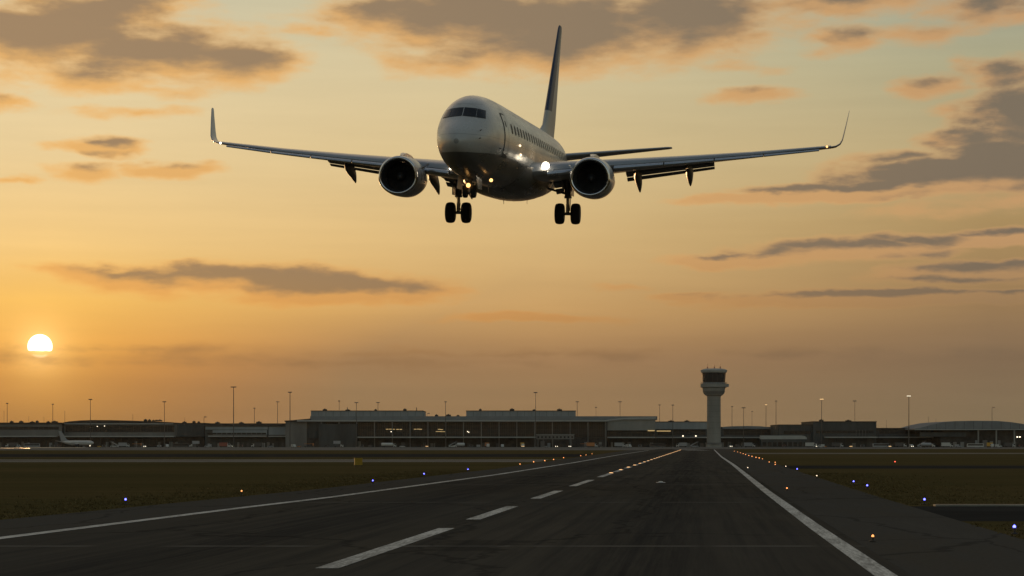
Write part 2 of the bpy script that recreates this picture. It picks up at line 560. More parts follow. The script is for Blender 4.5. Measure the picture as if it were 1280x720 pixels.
# the dusty evening air over the airfield
hz = bpy.data.materials.new("evening_haze"); hz.use_nodes = True; S.nt = hz.node_tree
S.nt.nodes.remove(S.nt.nodes['Principled BSDF'])
pv = node('ShaderNodeVolumePrincipled')
pv.inputs['Color'].default_value = (.84, .88, .92, 1); pv.inputs['Density'].default_value = 0.0000065; pv.inputs['Anisotropy'].default_value = .45
S.nt.links.new(pv.outputs[0], S.nt.nodes['Material Output'].inputs['Volume'])
tag(MB().span((-3300, -200, -1), (3300, 6100, 76)).build('haze', hz), kind='stuff')

g = MB().poly([(-3200, -150, 0), (3200, -150, 0), (3200, 6000, 0), (-3200, 6000, 0)]).build('ground', M['grass'])
tag(g, kind='structure')
rw = strip_between('runway', M['runway'], lambda D: edge(L_LINE, D) - .5, lambda D: edge(R_LINE, D) + .5, .010, DS)
for a, b in ((lambda D: edge(L_EDGE, D), lambda D: edge(L_LINE, D) - .3), (lambda D: edge(R_LINE, D) + .3, lambda D: edge(R_EDGE, D))):
    strip_between('runway_shoulder', M['shoulder'], a, b, .005, DS)
# painted lines are parts of the runway
for L, w, far in ((L_LINE, .46, 832), (R_LINE, .42, 960)):
    ds = [D for D in DS if 5 < D <= far]
    ds = sorted(set(ds + [ds[i] + (ds[i + 1] - ds[i]) * k / 4 for i in range(len(ds) - 1) for k in (1, 2, 3)]))
    strip_between('edge_line', M['paint'], lambda D: edge(L, D) - w / 2, lambda D: edge(L, D) + w / 2, .015, ds, None, rw)
dash = [(13, 31), (40.1, 59.3), (66.2, 80.3), (91.7, 107.2), (119, 140), (152, 172), (180, 197)] + [(207 + 27 * k, 222 + 27 * k) for k in range(23)]
for a, b in dash:
    strip_between('centreline_dash', M['paint'], lambda D: -7.38, lambda D: -6.92, .015, [a + (b - a) * k / 4 for k in range(5)], None, rw)
# faint cross bars near the far end
for px, py, w, ln in ((874, 563.0, 9, 30), (866, 561.8, 12, 60)):
    x, y, _ = gp(px, py)
    MB().poly([(x - w / 2, y, .016), (x + w / 2, y, .016), (x + w / 2, y + ln, .016), (x - w / 2, y + ln, .016)]).build('threshold_bar', M['paint'], rw)


def flat(name, m, pts, z):
    return tag(MB().poly([(x, y, z) for x, y in pts]).build(name, m), kind='structure')


lx = lambda D: D * 232 / F + edge(L_EDGE, D) + .2
rx = lambda D: D * 232 / F + edge(R_EDGE, D) - .2
# left of the runway: a pale taxiway, a dark one, the apron
tx = flat('taxiway', M['taxiway'], [(-900, 268), (lx(268), 284), (lx(300), 330), (-900, 340)], .004)
for y0, y1, wd in ((270, 285, 1.6), (336, 329, 1.6)):
    MB().poly([(-900, y0, .008), (lx(y1) - .2, y1, .008), (lx(y1) - .2, y1 + wd, .008), (-900, y0 + wd, .008)]).build('edge_line', M['paint'], tx)
flat('taxiway', M['dark_taxiway'], [(-1500, 380), (lx(380), 395), (lx(500), 520), (-1500, 530)], .004)
# right: a branch taxiway close by, then two further off
b0 = gp(1125, 633); b1 = gp(1290, 633); b2 = gp(1290, 652); b3 = gp(1195, 650)
flat('branch_taxiway', M['dark_taxiway'], [(rx(b0[1]) - .3, b0[1]), (120, b0[1] + .5), (120, b2[1] - 1.5), (rx(b2[1]) - .3, b2[1] + .3)], .004)
kb = MB().span((rx(b0[1]) + 1.2, b0[1] + .1, -.05), (120, b0[1] + .55, .07))
tag(kb.build('kerb', M['kerb_concrete']), kind='structure')
flat('taxiway', M['dark_taxiway'], [(rx(205), 206), (900, 203), (900, 238), (rx(236), 236)], .004)
flat('taxiway', M['taxiway'], [(rx(520), 520), (1500, 520), (1500, 590), (rx(590), 590)], .004)
flat('apron', M['apron'], [(-2600, 860), (lx(860), 860), (X(872, 1100), 1100), (2600, 1180), (2600, 2400), (-2600, 2400)], .006)
# wet patch on the apron under the low sun
cx0, cx1 = X(-30, 1400), X(66, 1400)
flat('puddle', M['water'], [(cx0, 1330), (cx0 + 20, 1290), (cx1 - 12, 1300), (cx1, 1330), (cx1 - 8, 1372), (cx0 + 10, 1380)], .012)
flat('puddle', M['water'], [(cx0, 1450), (cx1 - 26, 1440), (cx1 + 4, 1480), (cx1 - 14, 1580), (cx0, 1600)], .012)


# short grass standing along the pavement edges
def grass_blades():
    r = random.Random(3); v = []; f = []
    def tuft(x, y, k):
        for _ in range(k):
            a = r.uniform(0, math.pi); h = r.uniform(.03, .09) * (1.5 if r.random() < .07 else 1); w = r.uniform(.012, .03)
            ox, oy = x + r.gauss(0, .12), y + r.gauss(0, .12)
            dx_, dy_ = math.cos(a) * w, math.sin(a) * w
            n = len(v)
            v.extend([(ox - dx_, oy - dy_, 0), (ox + dx_, oy + dy_, 0), (ox + r.gauss(0, .05), oy + r.gauss(0, .05), h)])
            f.append((n, n + 1, n + 2))
    for _ in range(3200):                      # left verge
        D = 60 + 130 * r.random() ** 1.3
        s = edge(L_EDGE, D) - abs(r.gauss(0, 1)) * 3.5 - .02
        tuft(*shear(D, s), 5)
    for _ in range(2600):                      # right verge
        D = 45 + 130 * r.random() ** 1.2
        s = edge(R_EDGE, D) + abs(r.gauss(0, 1)) * 3.5 + .02
        if b2[1] - 2 < D < b0[1] + .7: continue
        tuft(*shear(D, s), 5)
    mb = MB(); mb.v = v; mb.f = f
    me = bpy.data.meshes.new('grass'); me.from_pydata(v, [], f); me.materials.append(M['blade'])
    o = bpy.data.objects.new('grass', me); COL.objects.link(o)
    tag(o, 'short dry grass growing along the runway shoulders', 'grass', kind='stuff')


M['blade'] = mat("grass_blade", (.105, .078, .032), .9, spec=.0, vary=.5, scale=.6)
grass_blades()

# ================================================================== the airliner overhead
# local frame: x = port (left wing), y = aft of the nose, z = up
def skin_mat():
    m = bpy.data.materials.new("airliner_paint"); m.use_nodes = True; S.nt = m.node_tree
    b = S.nt.nodes['Principled BSDF']
    tc = S(node('ShaderNodeTexCoord').outputs['Object']); x, y, z = sep(tc)
    dirt = noise(v_('MULTIPLY', tc, (1, .25, 1)), 1.6, 5, .65)
    white = mixc(mapr(dirt, .35, .75, 0, .5), (.41, .405, .39), (.31, .30, .28))
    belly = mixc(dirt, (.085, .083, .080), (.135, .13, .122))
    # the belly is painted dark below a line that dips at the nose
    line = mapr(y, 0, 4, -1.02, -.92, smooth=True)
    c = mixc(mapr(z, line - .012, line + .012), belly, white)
    # skin joints
    fr = m_('ABSOLUTE', m_('SUBTRACT', m_('FRACT', y / 2.54), .5))
    seam = mapr(fr, .492, .498)
    zs = mapr(m_('ABSOLUTE', z - 1.35), .014, .006)
    zs = m_('MAXIMUM', zs, mapr(m_('ABSOLUTE', z + .2), .014, .006))
    c = mixc(m_('MAXIMUM', seam, zs) * .6, c, (.08, .08, .08))
    S.put(b.inputs['Base Color'], c)
    S.put(b.inputs['Roughness'], mapr(dirt, .3, .75, .24, .42))
    b.inputs['Coat Weight'].default_value = .15; b.inputs['Coat Roughness'].default_value = .12
    wv = noise(v_('MULTIPLY', tc, (1, .8, 1)), 1.1, 2, .4)
    bn = node('ShaderNodeBump'); bn.inputs['Strength'].default_value = .10; bn.inputs['Distance'].default_value = .02
    S.put(bn.inputs['Height'], wv - seam * .2); S.put(b.inputs['Normal'], S(bn.outputs[0]))
    M['skin'] = m
    # the fin: white, with a blue leading panel
    m = bpy.data.materials.new("fin_paint"); m.use_nodes = True; S.nt = m.node_tree
    b = S.nt.nodes['Principled BSDF']
    tc = S(node('ShaderNodeTexCoord').outputs['Object']); x, y, z = sep(tc)
    dirt = noise(v_('MULTIPLY', tc, (1, .5, .5)), 1.6, 4, .6)
    white = mixc(dirt, (.45, .44, .42), (.36, .35, .32))
    k = y - (z - 2.0) * .80 - 32.2          # distance aft of the leading edge
    blue = m_('MULTIPLY', mapr(k, .15, .17), mapr(k, 1.45, 1.41)) * mapr(z, 3.6, 3.66)
    S.put(b.inputs['Base Color'], mixc(blue, white, (.018, .035, .085)))
    b.inputs['Roughness'].default_value = .45; b.inputs['Specular IOR Level'].default_value = .2
    M['fin'] = m


skin_mat()
M['wing'] = mat("wing_grey_paint", (.27, .285, .31), .34, metal=.15, coat=.2, vary=.12, scale=.7, stretch=(.3, 1, 1))
M['slat'] = mat("bare_leading_edge", (.48, .50, .53), .28, metal=.8, vary=.1, scale=.8)
M['flap'] = mat("flap_grey_paint", (.12, .125, .135), .5, vary=.15, scale=1.5)
M['nacelle'] = mat("nacelle_paint", (.30, .305, .31), .30, coat=.3, vary=.12, scale=1.2)
M['lip'] = mat("polished_inlet_lip", (.62, .62, .63), .22, metal=1.0, vary=.06, scale=3)
M['duct'] = mat("inlet_duct_lining", (.035, .035, .036), .7, vary=.2, scale=2)
M['fan'] = mat("fan_blade_titanium", (.10, .10, .105), .4, metal=.7, vary=.1, scale=3)
M['hot'] = mat("exhaust_metal", (.16, .145, .13), .4, metal=.8, vary=.2, scale=3)
M['cockpit'] = mat("cockpit_glass", (.010, .011, .013), .12, spec=.25, vary=0)
M['cabin_glass'] = mat("cabin_window_glass", (.022, .022, .022), .5, spec=.12, vary=0)
M['seam'] = mat("door_seal", (.05, .05, .05), .7, vary=0)
M['gear'] = mat("gear_steel", (.13, .13, .135), .4, metal=.5, vary=.15, scale=4)
M['land'] = lamp_mat("landing_lamp_lit", (1, .84, .60), 10)
M['glint_warm'] = lamp_mat("fuselage_glint_glow", (1, .72, .42), 3)  # emission for the added fuselage highlight beads, not a real lamp
M['taxi_lamp'] = lamp_mat("taxi_lamp_lit", (1, .50, .15), 3)
M['nav'] = lamp_mat("wingtip_lamp_lit", (1, .48, .16), 2.6)
M['nav_white'] = lamp_mat("wingtip_lamp_white", (1, .85, .7), 5)

pose = (-2.5396, 94.8471, 14.3938, -0.1352, 0.0756, 0.0259)
jet = thing('airliner', 'twin engine passenger jet on landing approach low above the runway, wheels down and lights lit', 'aircraft')
_x, _y, _z, _yaw, _pit, _rol = pose
jet.matrix_world = Matrix.Translation((_x, _y, _z + H_CAM)) @ Matrix.Rotation(_yaw, 4, 'Z') @ Matrix.Rotation(_pit, 4, 'X') @ Matrix.Rotation(_rol, 4, 'Y')

# fuselage stations: aft, top, bottom, half width, height of the widest line
FUS = np.array([
    (0.00, -.50, -.60, .05, -.55), (.06, -.34, -.76, .21, -.55), (.18, -.20, -.92, .35, -.54), (.5, .06, -1.18, .61, -.50), (1.0, .36, -1.44, .88, -.42), (1.6, .70, -1.64, 1.10, -.33),
    (2.0, .98, -1.73, 1.22, -.27), (2.4, 1.28, -1.80, 1.31, -.22), (2.8, 1.50, -1.87, 1.38, -.18), (3.4, 1.72, -1.95, 1.46, -.13), (4.4, 1.90, -2.03, 1.55, -.08), (5.6, 1.98, -2.08, 1.62, -.05),
    (7.5, 2.03, -2.12, 1.70, -.05), (12, 2.03, -2.12, 1.79, -.05), (20, 2.03, -2.12, 1.82, -.05), (26, 2.03, -2.12, 1.82, -.05), (28.5, 2.0, -1.95, 1.80, .0), (31, 1.98, -1.52, 1.70, .15), (33.5, 1.92, -.95, 1.44, .38),
    (36, 1.80, -.32, 1.04, .65), (38, 1.62, .22, .62, .88), (39.1, 1.46, .60, .36, 1.0), (39.5, 1.30, .86, .16, 1.08)])


def _hermite():
    u = np.sqrt(FUS[:, 0]); m = np.gradient(FUS[:, 1:], u, axis=0)
    a_ = np.concatenate([np.linspace(0, math.sqrt(6), 90), np.sqrt(np.linspace(6.2, 39.5, 90))])
    out = []
    for t in a_:
        k = min(max(int(np.searchsorted(u, t)) - 1, 0), len(u) - 2); h = u[k + 1] - u[k]; x = (t - u[k]) / h
        out.append((2 * x ** 3 - 3 * x * x + 1) * FUS[k, 1:] + (x ** 3 - 2 * x * x + x) * h * m[k] + (-2 * x ** 3 + 3 * x * x) * FUS[k + 1, 1:] + (x ** 3 - x * x) * h * m[k + 1])
    out = np.array(out)
    for _ in range(14):
        sm = out.copy(); sm[2:-1] = (out[1:-2] + 2 * out[2:-1] + out[3:]) / 4; out = sm
    return a_ ** 2, out


FA, FT = _hermite()


def fus(a):
    return [float(np.interp(a, FA, FT[:, k])) for k in range(4)]


def fpt(a, th, off=0.0):
    t, b, w, c = fus(a)
    s_, c_ = math.sin(th), math.cos(th)
    return ((w + off) * c_, a, c + ((t - c + off) if s_ > 0 else (c - b + off)) * s_)


mb = MB()
stations = [float(a) for a in FA]
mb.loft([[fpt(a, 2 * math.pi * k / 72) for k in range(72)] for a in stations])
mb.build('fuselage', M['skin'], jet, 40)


def inside(a, y, z):
    t, b, w, c = fus(a)
    h = (t - c) if z > c else (c - b)
    return (y / w) ** 2 + ((z - c) / h) ** 2 < 1


def skin_at(y, z, off):
    """the nose skin where the line (y, z) along the axis meets it"""
    lo, hi = 0.01, 9.0
    for _ in range(40):
        mid = (lo + hi) / 2
        if inside(mid, y, z): hi = mid
        else: lo = mid
    t, b, w, c = fus(hi); h = (t - c) if z > c else (c - b)
    e = 1e-3
    g = lambda A, Y, Q: (lambda q: (Y / q[2]) ** 2 + ((Q - q[3]) / ((q[0] - q[3]) if Q > q[3] else (q[3] - q[1]))) ** 2)(fus(A))
    n = Vector((g(hi, y + e, z) - g(hi, y - e, z), g(hi + .05, y, z) - g(hi - .05, y, z), g(hi, y, z + e) - g(hi, y, z - e)))
    n.x /= 2 * e; n.z /= 2 * e; n.y /= .1
    n.normalize()
    return Vector((y, hi, z)) + n * off


def front_patch(quad, off, nu=8, nv=5):
    vs = []
    for j in range(nv + 1):
        for i in range(nu + 1):
            u, v = i / nu, j / nv
            y = (quad[0][0] * (1 - u) + quad[1][0] * u) * (1 - v) + (quad[3][0] * (1 - u) + quad[2][0] * u) * v
            z = (quad[0][1] * (1 - u) + quad[1][1] * u) * (1 - v) + (quad[3][1] * (1 - u) + quad[2][1] * u) * v
            vs.append(skin_at(y, z, off))
    return MB().add(vs, [(j * (nu + 1) + i, j * (nu + 1) + i + 1, (j + 1) * (nu + 1) + i + 1, (j + 1) * (nu + 1) + i) for j in range(nv) for i in range(nu)])


def side_patch(poly, off, s=1):
    """a convex outline (aft, z) laid on the fuselage side as a fan"""
    def pt(a, z, o=off):
        t, b, w, c = fus(a); h = (t - c) if z > c else (c - b)
        q = max(-1, min(1, (z - c) / h)); th = math.asin(q)
        p = fpt(a, th, o); return (p[0] * s, p[1], p[2])
    fine = []
    for i, (a0, z0) in enumerate(poly):
        a1, z1 = poly[(i + 1) % len(poly)]
        m = max(1, int(math.ceil(math.hypot(a1 - a0, z1 - z0) / .12)))
        fine += [(a0 + (a1 - a0) * t / m, z0 + (z1 - z0) * t / m) for t in range(m)]
    poly = fine
    ca = sum(p[0] for p in poly) / len(poly); cz = sum(p[1] for p in poly) / len(poly)
    n = len(poly); mb = MB()
    rings = [[pt(ca + (a - ca) * k, cz + (z - cz) * k) for a, z in poly] for k in (1, .8, .6, .4, .2)] + [[pt(ca, cz)]]
    vs = [p for r in rings for p in r]; fs = []
    for r in range(4):
        for j in range(n): fs.append((r * n + j, r * n + (j + 1) % n, (r + 1) * n + (j + 1) % n, (r + 1) * n + j))
    for j in range(n): fs.append((4 * n + j, 4 * n + (j + 1) % n, 5 * n))
    return mb.add(vs, fs)


def rrect(a, z, w, h, r, k=4):
    out = []
    for cx, cz, s0 in ((w / 2 - r, h / 2 - r, 0), (-w / 2 + r, h / 2 - r, 90), (-w / 2 + r, -h / 2 + r, 180), (w / 2 - r, -h / 2 + r, 270)):
        for i in range(k + 1):
            t = R(s0 + 90 * i / k); out.append((a + cx + r * math.cos(t), z + cz + r * math.sin(t)))
    return out


# flight deck glazing: two front panes and two side panes
for s in (1, -1):
    for q in ([(.03, .735), (.60, .69), (.575, 1.09), (.03, 1.13)], [(.64, .685), (1.0, .66), (.92, 1.02), (.61, 1.085)]):
        q = [(y * s, z) for y, z in q]
        fr = [(q[0][0] - .012 * s, q[0][1] - .03), (q[1][0] + .012 * s, q[1][1] - .03), (q[2][0] + .012 * s, q[2][1] + .03), (q[3][0] - .012 * s, q[3][1] + .03)]
        p = front_patch(q, .016).build('cockpit_window', M['cockpit'], jet, 60)
        front_patch(fr, .008).build('frame', M['seam'], p, 60)
# cabin windows on the side that shows
for k in range(27):
    a = 6.9 + .97 * k
    side_patch(rrect(a, .50, .34, .48, .13), .014).build('cabin_window', M['cabin_glass'], jet, 60)
# forward entry door and its outline, a service hatch lower down
dr = side_patch(rrect(5.25, .12, .86, 1.83, .12), .024).build('entry_door', M['skin'], jet, 60)
side_patch(rrect(5.25, .12, 1.06, 2.01, .16), .012).build('door_seal', M['seam'], dr, 60)
side_patch(rrect(5.25, .62, .22, .30, .09), .030).build('door_window', M['cabin_glass'], dr, 60)
sill = side_patch(rrect(5.25, -.92, 1.25, .11, .03), .035).build('door_sill', M['seam'], dr, 60)
for a, z in ((2.3, .02), (2.25, -.35), (3.1, -.62)):
    o = MB().tube([skin_at(-.0 + (.9 if a < 3 else 1.45), z, -.01), skin_at(.9 if a < 3 else 1.45, z, .10)], .022, 8).build('pitot_probe', M['gear'], jet, 60)
# wing to body fairing
mb = MB(); rings = []
for a, w, b in ((12.2, 1.2, -2.05), (13, 1.85, -2.22), (14.5, 2.15, -2.42), (17, 2.25, -2.50), (20, 2.2, -2.50), (22, 1.95, -2.35), (23.6, 1.2, -2.08)):
    rings.append([(w * math.cos(t) * (1 if abs(math.cos(t)) < .8 else .98), a, -1.0 + (1.0 + b) * max(0, math.sin(t)) ** .7 * 1.0 if math.sin(t) > 0 else -1.0 - .05 * math.sin(t)) for t in (2 * math.pi * k / 36 for k in range(36))])
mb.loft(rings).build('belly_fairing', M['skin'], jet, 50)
for a in (10.2, 15.8, 25.5):
    zb = -2.12 if a < 12 or a > 24 else -2.48
    MB().loft([[(x * .02, a + y, zb + .03) for x, y in ((-1, 0), (0, -.16), (1, 0), (0, .2))], [(x * .012, a + .14 + y * .5, zb - .32) for x, y in ((-1, 0), (0, -.16), (1, 0), (0, .2))]]).build('blade_antenna', M['gear'], jet)


def airfoil(n=14, t=.12, camber=.02):
    up, lo = [], []
    for i in range(n + 1):
        x = .5 * (1 - math.cos(math.pi * i / n))
        th = 5 * t * (.2969 * math.sqrt(x) - .126 * x - .3516 * x * x + .2843 * x ** 3 - .1036 * x ** 4)
        cm = camber * 4 * x * (1 - x)
        up.append((x, cm + th)); lo.append((x, cm - th))
    return up[::-1] + lo[1:-1]


def section(y, le, chord, z, t=.12, rot=0.0, camber=.02, up=(0, 1)):
    """an airfoil ring at span y; up = direction of its thickness in (y, z)"""
    out = []
    for x, q in airfoil(t=t, camber=camber):
        xx = x * math.cos(rot) + q * math.sin(rot); qq = -x * math.sin(rot) + q * math.cos(rot)
        out.append((y + up[0] * qq * chord, le + xx * chord, z + up[1] * qq * chord))
    return out


#           span, leading edge, chord, height
WST = [(1.0, 12.6, 8.4, -1.28), (1.9, 13.25, 7.75, -1.20), (3.6, 14.25, 6.75, -.98), (5.8, 15.45, 5.55, -.72), (9, 17.15, 4.35, -.36), (13, 19.3, 2.95, .12), (17.25, 21.5, 1.62, .70)]


def wst(y): return [float(np.interp(y, [w[0] for w in WST], [w[k] for w in WST])) for k in (1, 2, 3)]


def flip(ring, s): return [(p[0] * s, p[1], p[2]) for p in ring]


for s in (1, -1):
    rings = []
    for y in (1.0, 1.9, 2.8, 3.6, 4.7, 5.8, 7.4, 9, 11, 13, 15, 16.4, 17.25):
        le, ch, z = wst(y)
        rings.append(flip(section(y, le, ch, z, .135 - .03 * y / 17, .03 - .03 * y / 17), s))
    wing = MB().loft(rings).build('wing', M['wing'], jet, 35)
    # slats run out ahead of the leading edge and droop
    for y0, y1 in ((2.6, 4.1), (5.9, 8.4), (8.46, 11.0), (11.06, 13.6), (13.66, 16.6)):
        rr = []
        for y in (y0, (y0 + y1) / 2, y1):
            le, ch, z = wst(y); c = .13 * ch + .18
            ring = []
            for x, q in airfoil(8, .42, .0):
                xx = min(x, .75); ring.append((y, le - .22 - .012 * ch + xx * c, z - .10 + (q * .62 - .10 + .14 * xx) * c))
            rr.append(flip(ring, s))
        MB().loft(rr).build('slat', M['slat'], wing, 40)
    # trailing edge flaps, well down
    for y0, y1 in ((2.1, 4.1), (6.1, 10.9)):
        for part, (back, drop, cs, rot) in (('flap', (-.35, -.16, .17, .24)), ('aft_flap', (.50, -.40, .09, .38))):
            rr = []
            for y in (y0, (y0 + y1) / 2, y1):
                le, ch, z = wst(y); te = le + ch; k = ch / 5.0
                rr.append(flip(section(y, te + back * k, ch * cs, z + drop * k + .04, .16, rot), s))
            if part == 'flap': fl = MB().loft(rr).build('flap', M['flap'], wing, 40)
            else: MB().loft(rr).build('aft_flap', M['flap'], fl, 40)
    # flap track fairings
    for y in (2.75, 4.65, 6.75, 9.55):
        le, ch, z = wst(y); te = le + ch; L = 2.9 if y < 9 else 2.5
        prof = [(-.62, .02, 0.0), (-.45, .17, -.02), (-.2, .26, -.08), (.1, .27, -.22), (.35, .20, -.50), (.52, .09, -.80), (.58, .015, -.92)]
        rr = []
        for d, r, dz_ in prof:
            rr.append([((y + r * .75 * math.cos(t)) * s, te + d * L, z - .28 + dz_ * (1.0 if y < 9 else .92) + r * 1.5 * math.sin(t)) for t in (2 * math.pi * k / 14 for k in range(14))])
        MB().loft(rr).build('flap_track_fairing', M['flap'], wing, 50)
    # blended winglet
    W = [(17.25, .70, 21.5, 1.62, 0), (17.52, .765, 21.72, 1.50, .30), (17.74, .91, 21.92, 1.38, .75), (17.86, 1.13, 22.12, 1.24, 1.15), (17.95, 1.5, 22.45, 1.05, 1.33), (18.09, 2.15, 23.0, .78, 1.36), (18.22, 2.78, 23.55, .50, 1.36), (18.24, 2.86, 23.75, .28, 1.36)]
    rr = [flip(section(y, le, ch, z, .065, 0, .0, up=(-math.sin(a), math.cos(a))), s) for y, z, le, ch, a in W]
    wl = MB().loft(rr).build('winglet', M['wing'], jet, 40)
    if s > 0:
        MB().spin([(-.08, .01), (-.06, .045), (0, .06), (.1, .05), (.16, .01)], (17.02, 21.40, .70), 'y', 12).build('navigation_light', M['nav'], wing, 60)
    else:
        MB().spin([(-.1, .01), (-.08, .05), (0, .06), (.1, .05), (.16, .01)], (-17.08, 21.44, .68), 'y', 12).build('navigation_light', M['nav_white'], wing, 60)

    # engine
    ex, ea, ez = 4.98 * s, 11.9, -1.56
    def oval(c, q, d):
        k = 1.0 - .0 * d
        if q < 0: q *= .93 if d < 2.2 else .96
        if q < 0: c *= 1.03
        return c, q
    cowl = [(.0, .965), (.03, .99), (.12, 1.025), (.4, 1.065), (1.0, 1.10), (1.8, 1.10), (2.6, 1.05), (3.3, .95), (3.6, .88), (3.58, .84), (2.6, .86)]
    cw = MB().spin([(d, r) for d, r in cowl if d >= .12 or r > 1.02], (ex, ea, ez), 'y', 56, False, oval).build('engine_cowl', M['nacelle'], jet, 40)
    MB().spin([(.12, 1.026), (.06, 1.008), (.02, .985), (0, .955), (.0, .925), (.02, .895), (.07, .865), (.15, .845)], (ex, ea, ez), 'y', 56, False, oval).build('inlet_lip', M['lip'], cw, 60)
    MB().spin([(.15, .846), (.4, .80), (.8, .79), (1.15, .79)], (ex, ea, ez), 'y', 48, False, oval).build('inlet_duct', M['duct'], cw, 60)
    fb = MB()
    for k in range(24):
        a = 2 * math.pi * k / 24
        rr = []
        for r, tw in ((.2, .3), (.5, .75), (.77, 1.05)):
            c = .10
            u = Vector((math.cos(a), 0, math.sin(a))); v = Vector((-math.sin(a), 0, math.cos(a)))
            ch = (v * math.sin(tw) + Vector((0, math.cos(tw), 0))) * c; th = (v * math.cos(tw) - Vector((0, math.sin(tw), 0))) * .012
            o = Vector((ex, ea + 1.0, ez)) + u * r
            rr.append([o - ch, o + th, o + ch, o - th])
        fb.loft(rr)
    fb.build('fan', M['fan'], cw, 40)
    MB().spin([(1.13, .785), (1.14, .0001)], (ex, ea, ez), 'y', 40, False).build('fan_hub_wall', M['duct'], cw)
    MB().spin([(.55, .0001), (.57, .05), (.68, .14), (.85, .22), (1.0, .25), (1.12, .25)], (ex, ea, ez), 'y', 24, False).build('spinner', M['fan'], cw, 60)
    MB().spin([(2.5, .62), (3.4, .62), (4.2, .50), (4.9, .36), (4.88, .33), (4.5, .34)], (ex, ea, ez), 'y', 32, False).build('core_cowl', M['hot'], cw, 40)
    MB().spin([(4.3, .26), (4.9, .2), (5.5, .03)], (ex, ea, ez), 'y', 20).build('exhaust_plug', M['hot'], cw, 50)
    rr = []
    for d, zb, zt, w in ((.85, .98, 1.10, .05), (1.6, .9, 1.26, .17), (2.6, .75, 1.22, .2), (3.8, .5, 1.05, .2), (5.2, .35, .75, .16), (6.4, .42, .62, .03)):
        rr.append([(ex - w, ea + d, ez + zb), (ex + w, ea + d, ez + zb), (ex + w, ea + d, ez + zt), (ex - w * .4, ea + d, ez + zt + .03), (ex - w, ea + d, ez + zt)])
    MB().loft(rr).build('engine_pylon', M['nacelle'], jet, 40)
    MB().loft([[(ex - s * (.98 + .01), ea + 1.2 + a, ez + .45 + b) for a, b in ((0, 0), (.9, .0), (.9, .02), (0, .02))], [(ex - s * 1.28, ea + 1.4 + a, ez + .72 + b) for a, b in ((0.1, 0), (.7, .0), (.7, .02), (0.1, .02))]]).build('nacelle_strake', M['nacelle'], cw)

    # tailplane
    rr = [flip(section(y, le, ch, z, .10, 0, -.005), s) for y, le, ch, z in ((.3, 33.4, 4.6, .78), (1.2, 34.0, 4.1, .88), (4.4, 36.1, 2.7, 1.30), (7.3, 38.0, 1.5, 1.67), (7.52, 38.4, 1.05, 1.70))]
    MB().loft(rr).build('tailplane', M['wing'], jet, 35)

    # main landing gear
    gx, ga, gz = 3.036 * s, 19.6, -3.165
    mg = MB().tube([(gx - .05 * s, ga - .1, -1.15), (gx, ga, -2.25)], .185, 14).tube([(gx, ga, -2.2), (gx, ga, -2.32)], .21, 14).tube([(gx, ga + .02, -1.2), (gx + .3 * s, ga - .9, -1.1)], .08, 8).build('landing_gear', M['gear'], jet, 40)
    MB().tube([(gx, ga, -2.3), (gx, ga, -3.1)], .10, 12).build('oleo_piston', M['chrome'], mg, 40)
    MB().tube([(gx - .66, ga, gz), (gx + .66, ga, gz)], .085, 10).build('axle', M['gear'], mg, 40)
    MB().tube([(gx, ga + .18, -2.2), (gx, ga + .48, -2.66), (gx, ga + .14, -3.05)], .05, 6).build('torque_link', M['gear'], mg)
    MB().tube([(gx - .02 * s, ga, -2.1), (gx - 1.25 * s, ga - .1, -1.75)], .06, 8).tube([(gx, ga - .05, -1.75), (gx + .9 * s, ga - .45, -1.2)], .05, 8).tube([(gx, ga, -2.0), (gx + .5 * s, ga - 1.2, -1.2)], .04, 8).build('side_brace', M['gear'], mg)
    MB().tube([(gx + .12 * s, ga + .1, -1.4), (gx + .14 * s, ga + .1, -2.3), (gx + .1, ga + .12, -3.0)], .022, 6).build('brake_hose', M['rubber'], mg)
    MB().span((gx + .24 * s, ga - .55, -2.2), (gx + .275 * s, ga + .55, -1.25)).build('gear_door', M['wing'], mg)
    for t in (-.44, .44):
        prof = [(-.235, .30), (-.25, .36), (-.245, .46), (-.20, .535), (-.10, .568), (0, .575), (.10, .568), (.20, .535), (.245, .46), (.25, .36), (.235, .30)]
        wh = MB().spin(prof, (gx + t, ga, gz), 'x', 36).build('wheel', M['rubber'], mg, 50)
        MB().spin([(-.18, .295), (-.245, .29), (-.20, .2), (-.22, .09), (.22, .09), (.20, .2), (.245, .29), (.18, .295)], (gx + t, ga, gz), 'x', 24).build('wheel_hub', M['gear'], mg, 40)
    # wing root landing lights
    m_l, r_l = (M['land'], .19) if s > 0 else (M['land'], .12)
    yy = 2.5 if s > 0 else 2.45
    le, ch, z = wst(yy)
    MB().spin([(-.06, .001), (-.05, r_l * .6), (-.02, r_l * .9), (.03, r_l), (.12, r_l), (.121, .001)], (yy * s, le - .10, z + (.24 if s > 0 else .1)), 'y', 18).build('landing_light', m_l, jet, 60)

# added glowing beads imitating skin highlights, port side, ahead of the wing root
for a, z, r, mk in ((9.0, -.16, .05, 'glint_warm'), (9.6, -.58, .06, 'glint_warm')):
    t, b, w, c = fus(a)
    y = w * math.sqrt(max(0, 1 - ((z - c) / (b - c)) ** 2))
    MB().spin([(-.10, .001), (-.09, r * .7), (-.02, r), (.1, r * .8), (.25, .01)], (y + .015, a, z), 'y', 14).build('glint_glow', M[mk], jet, 60)

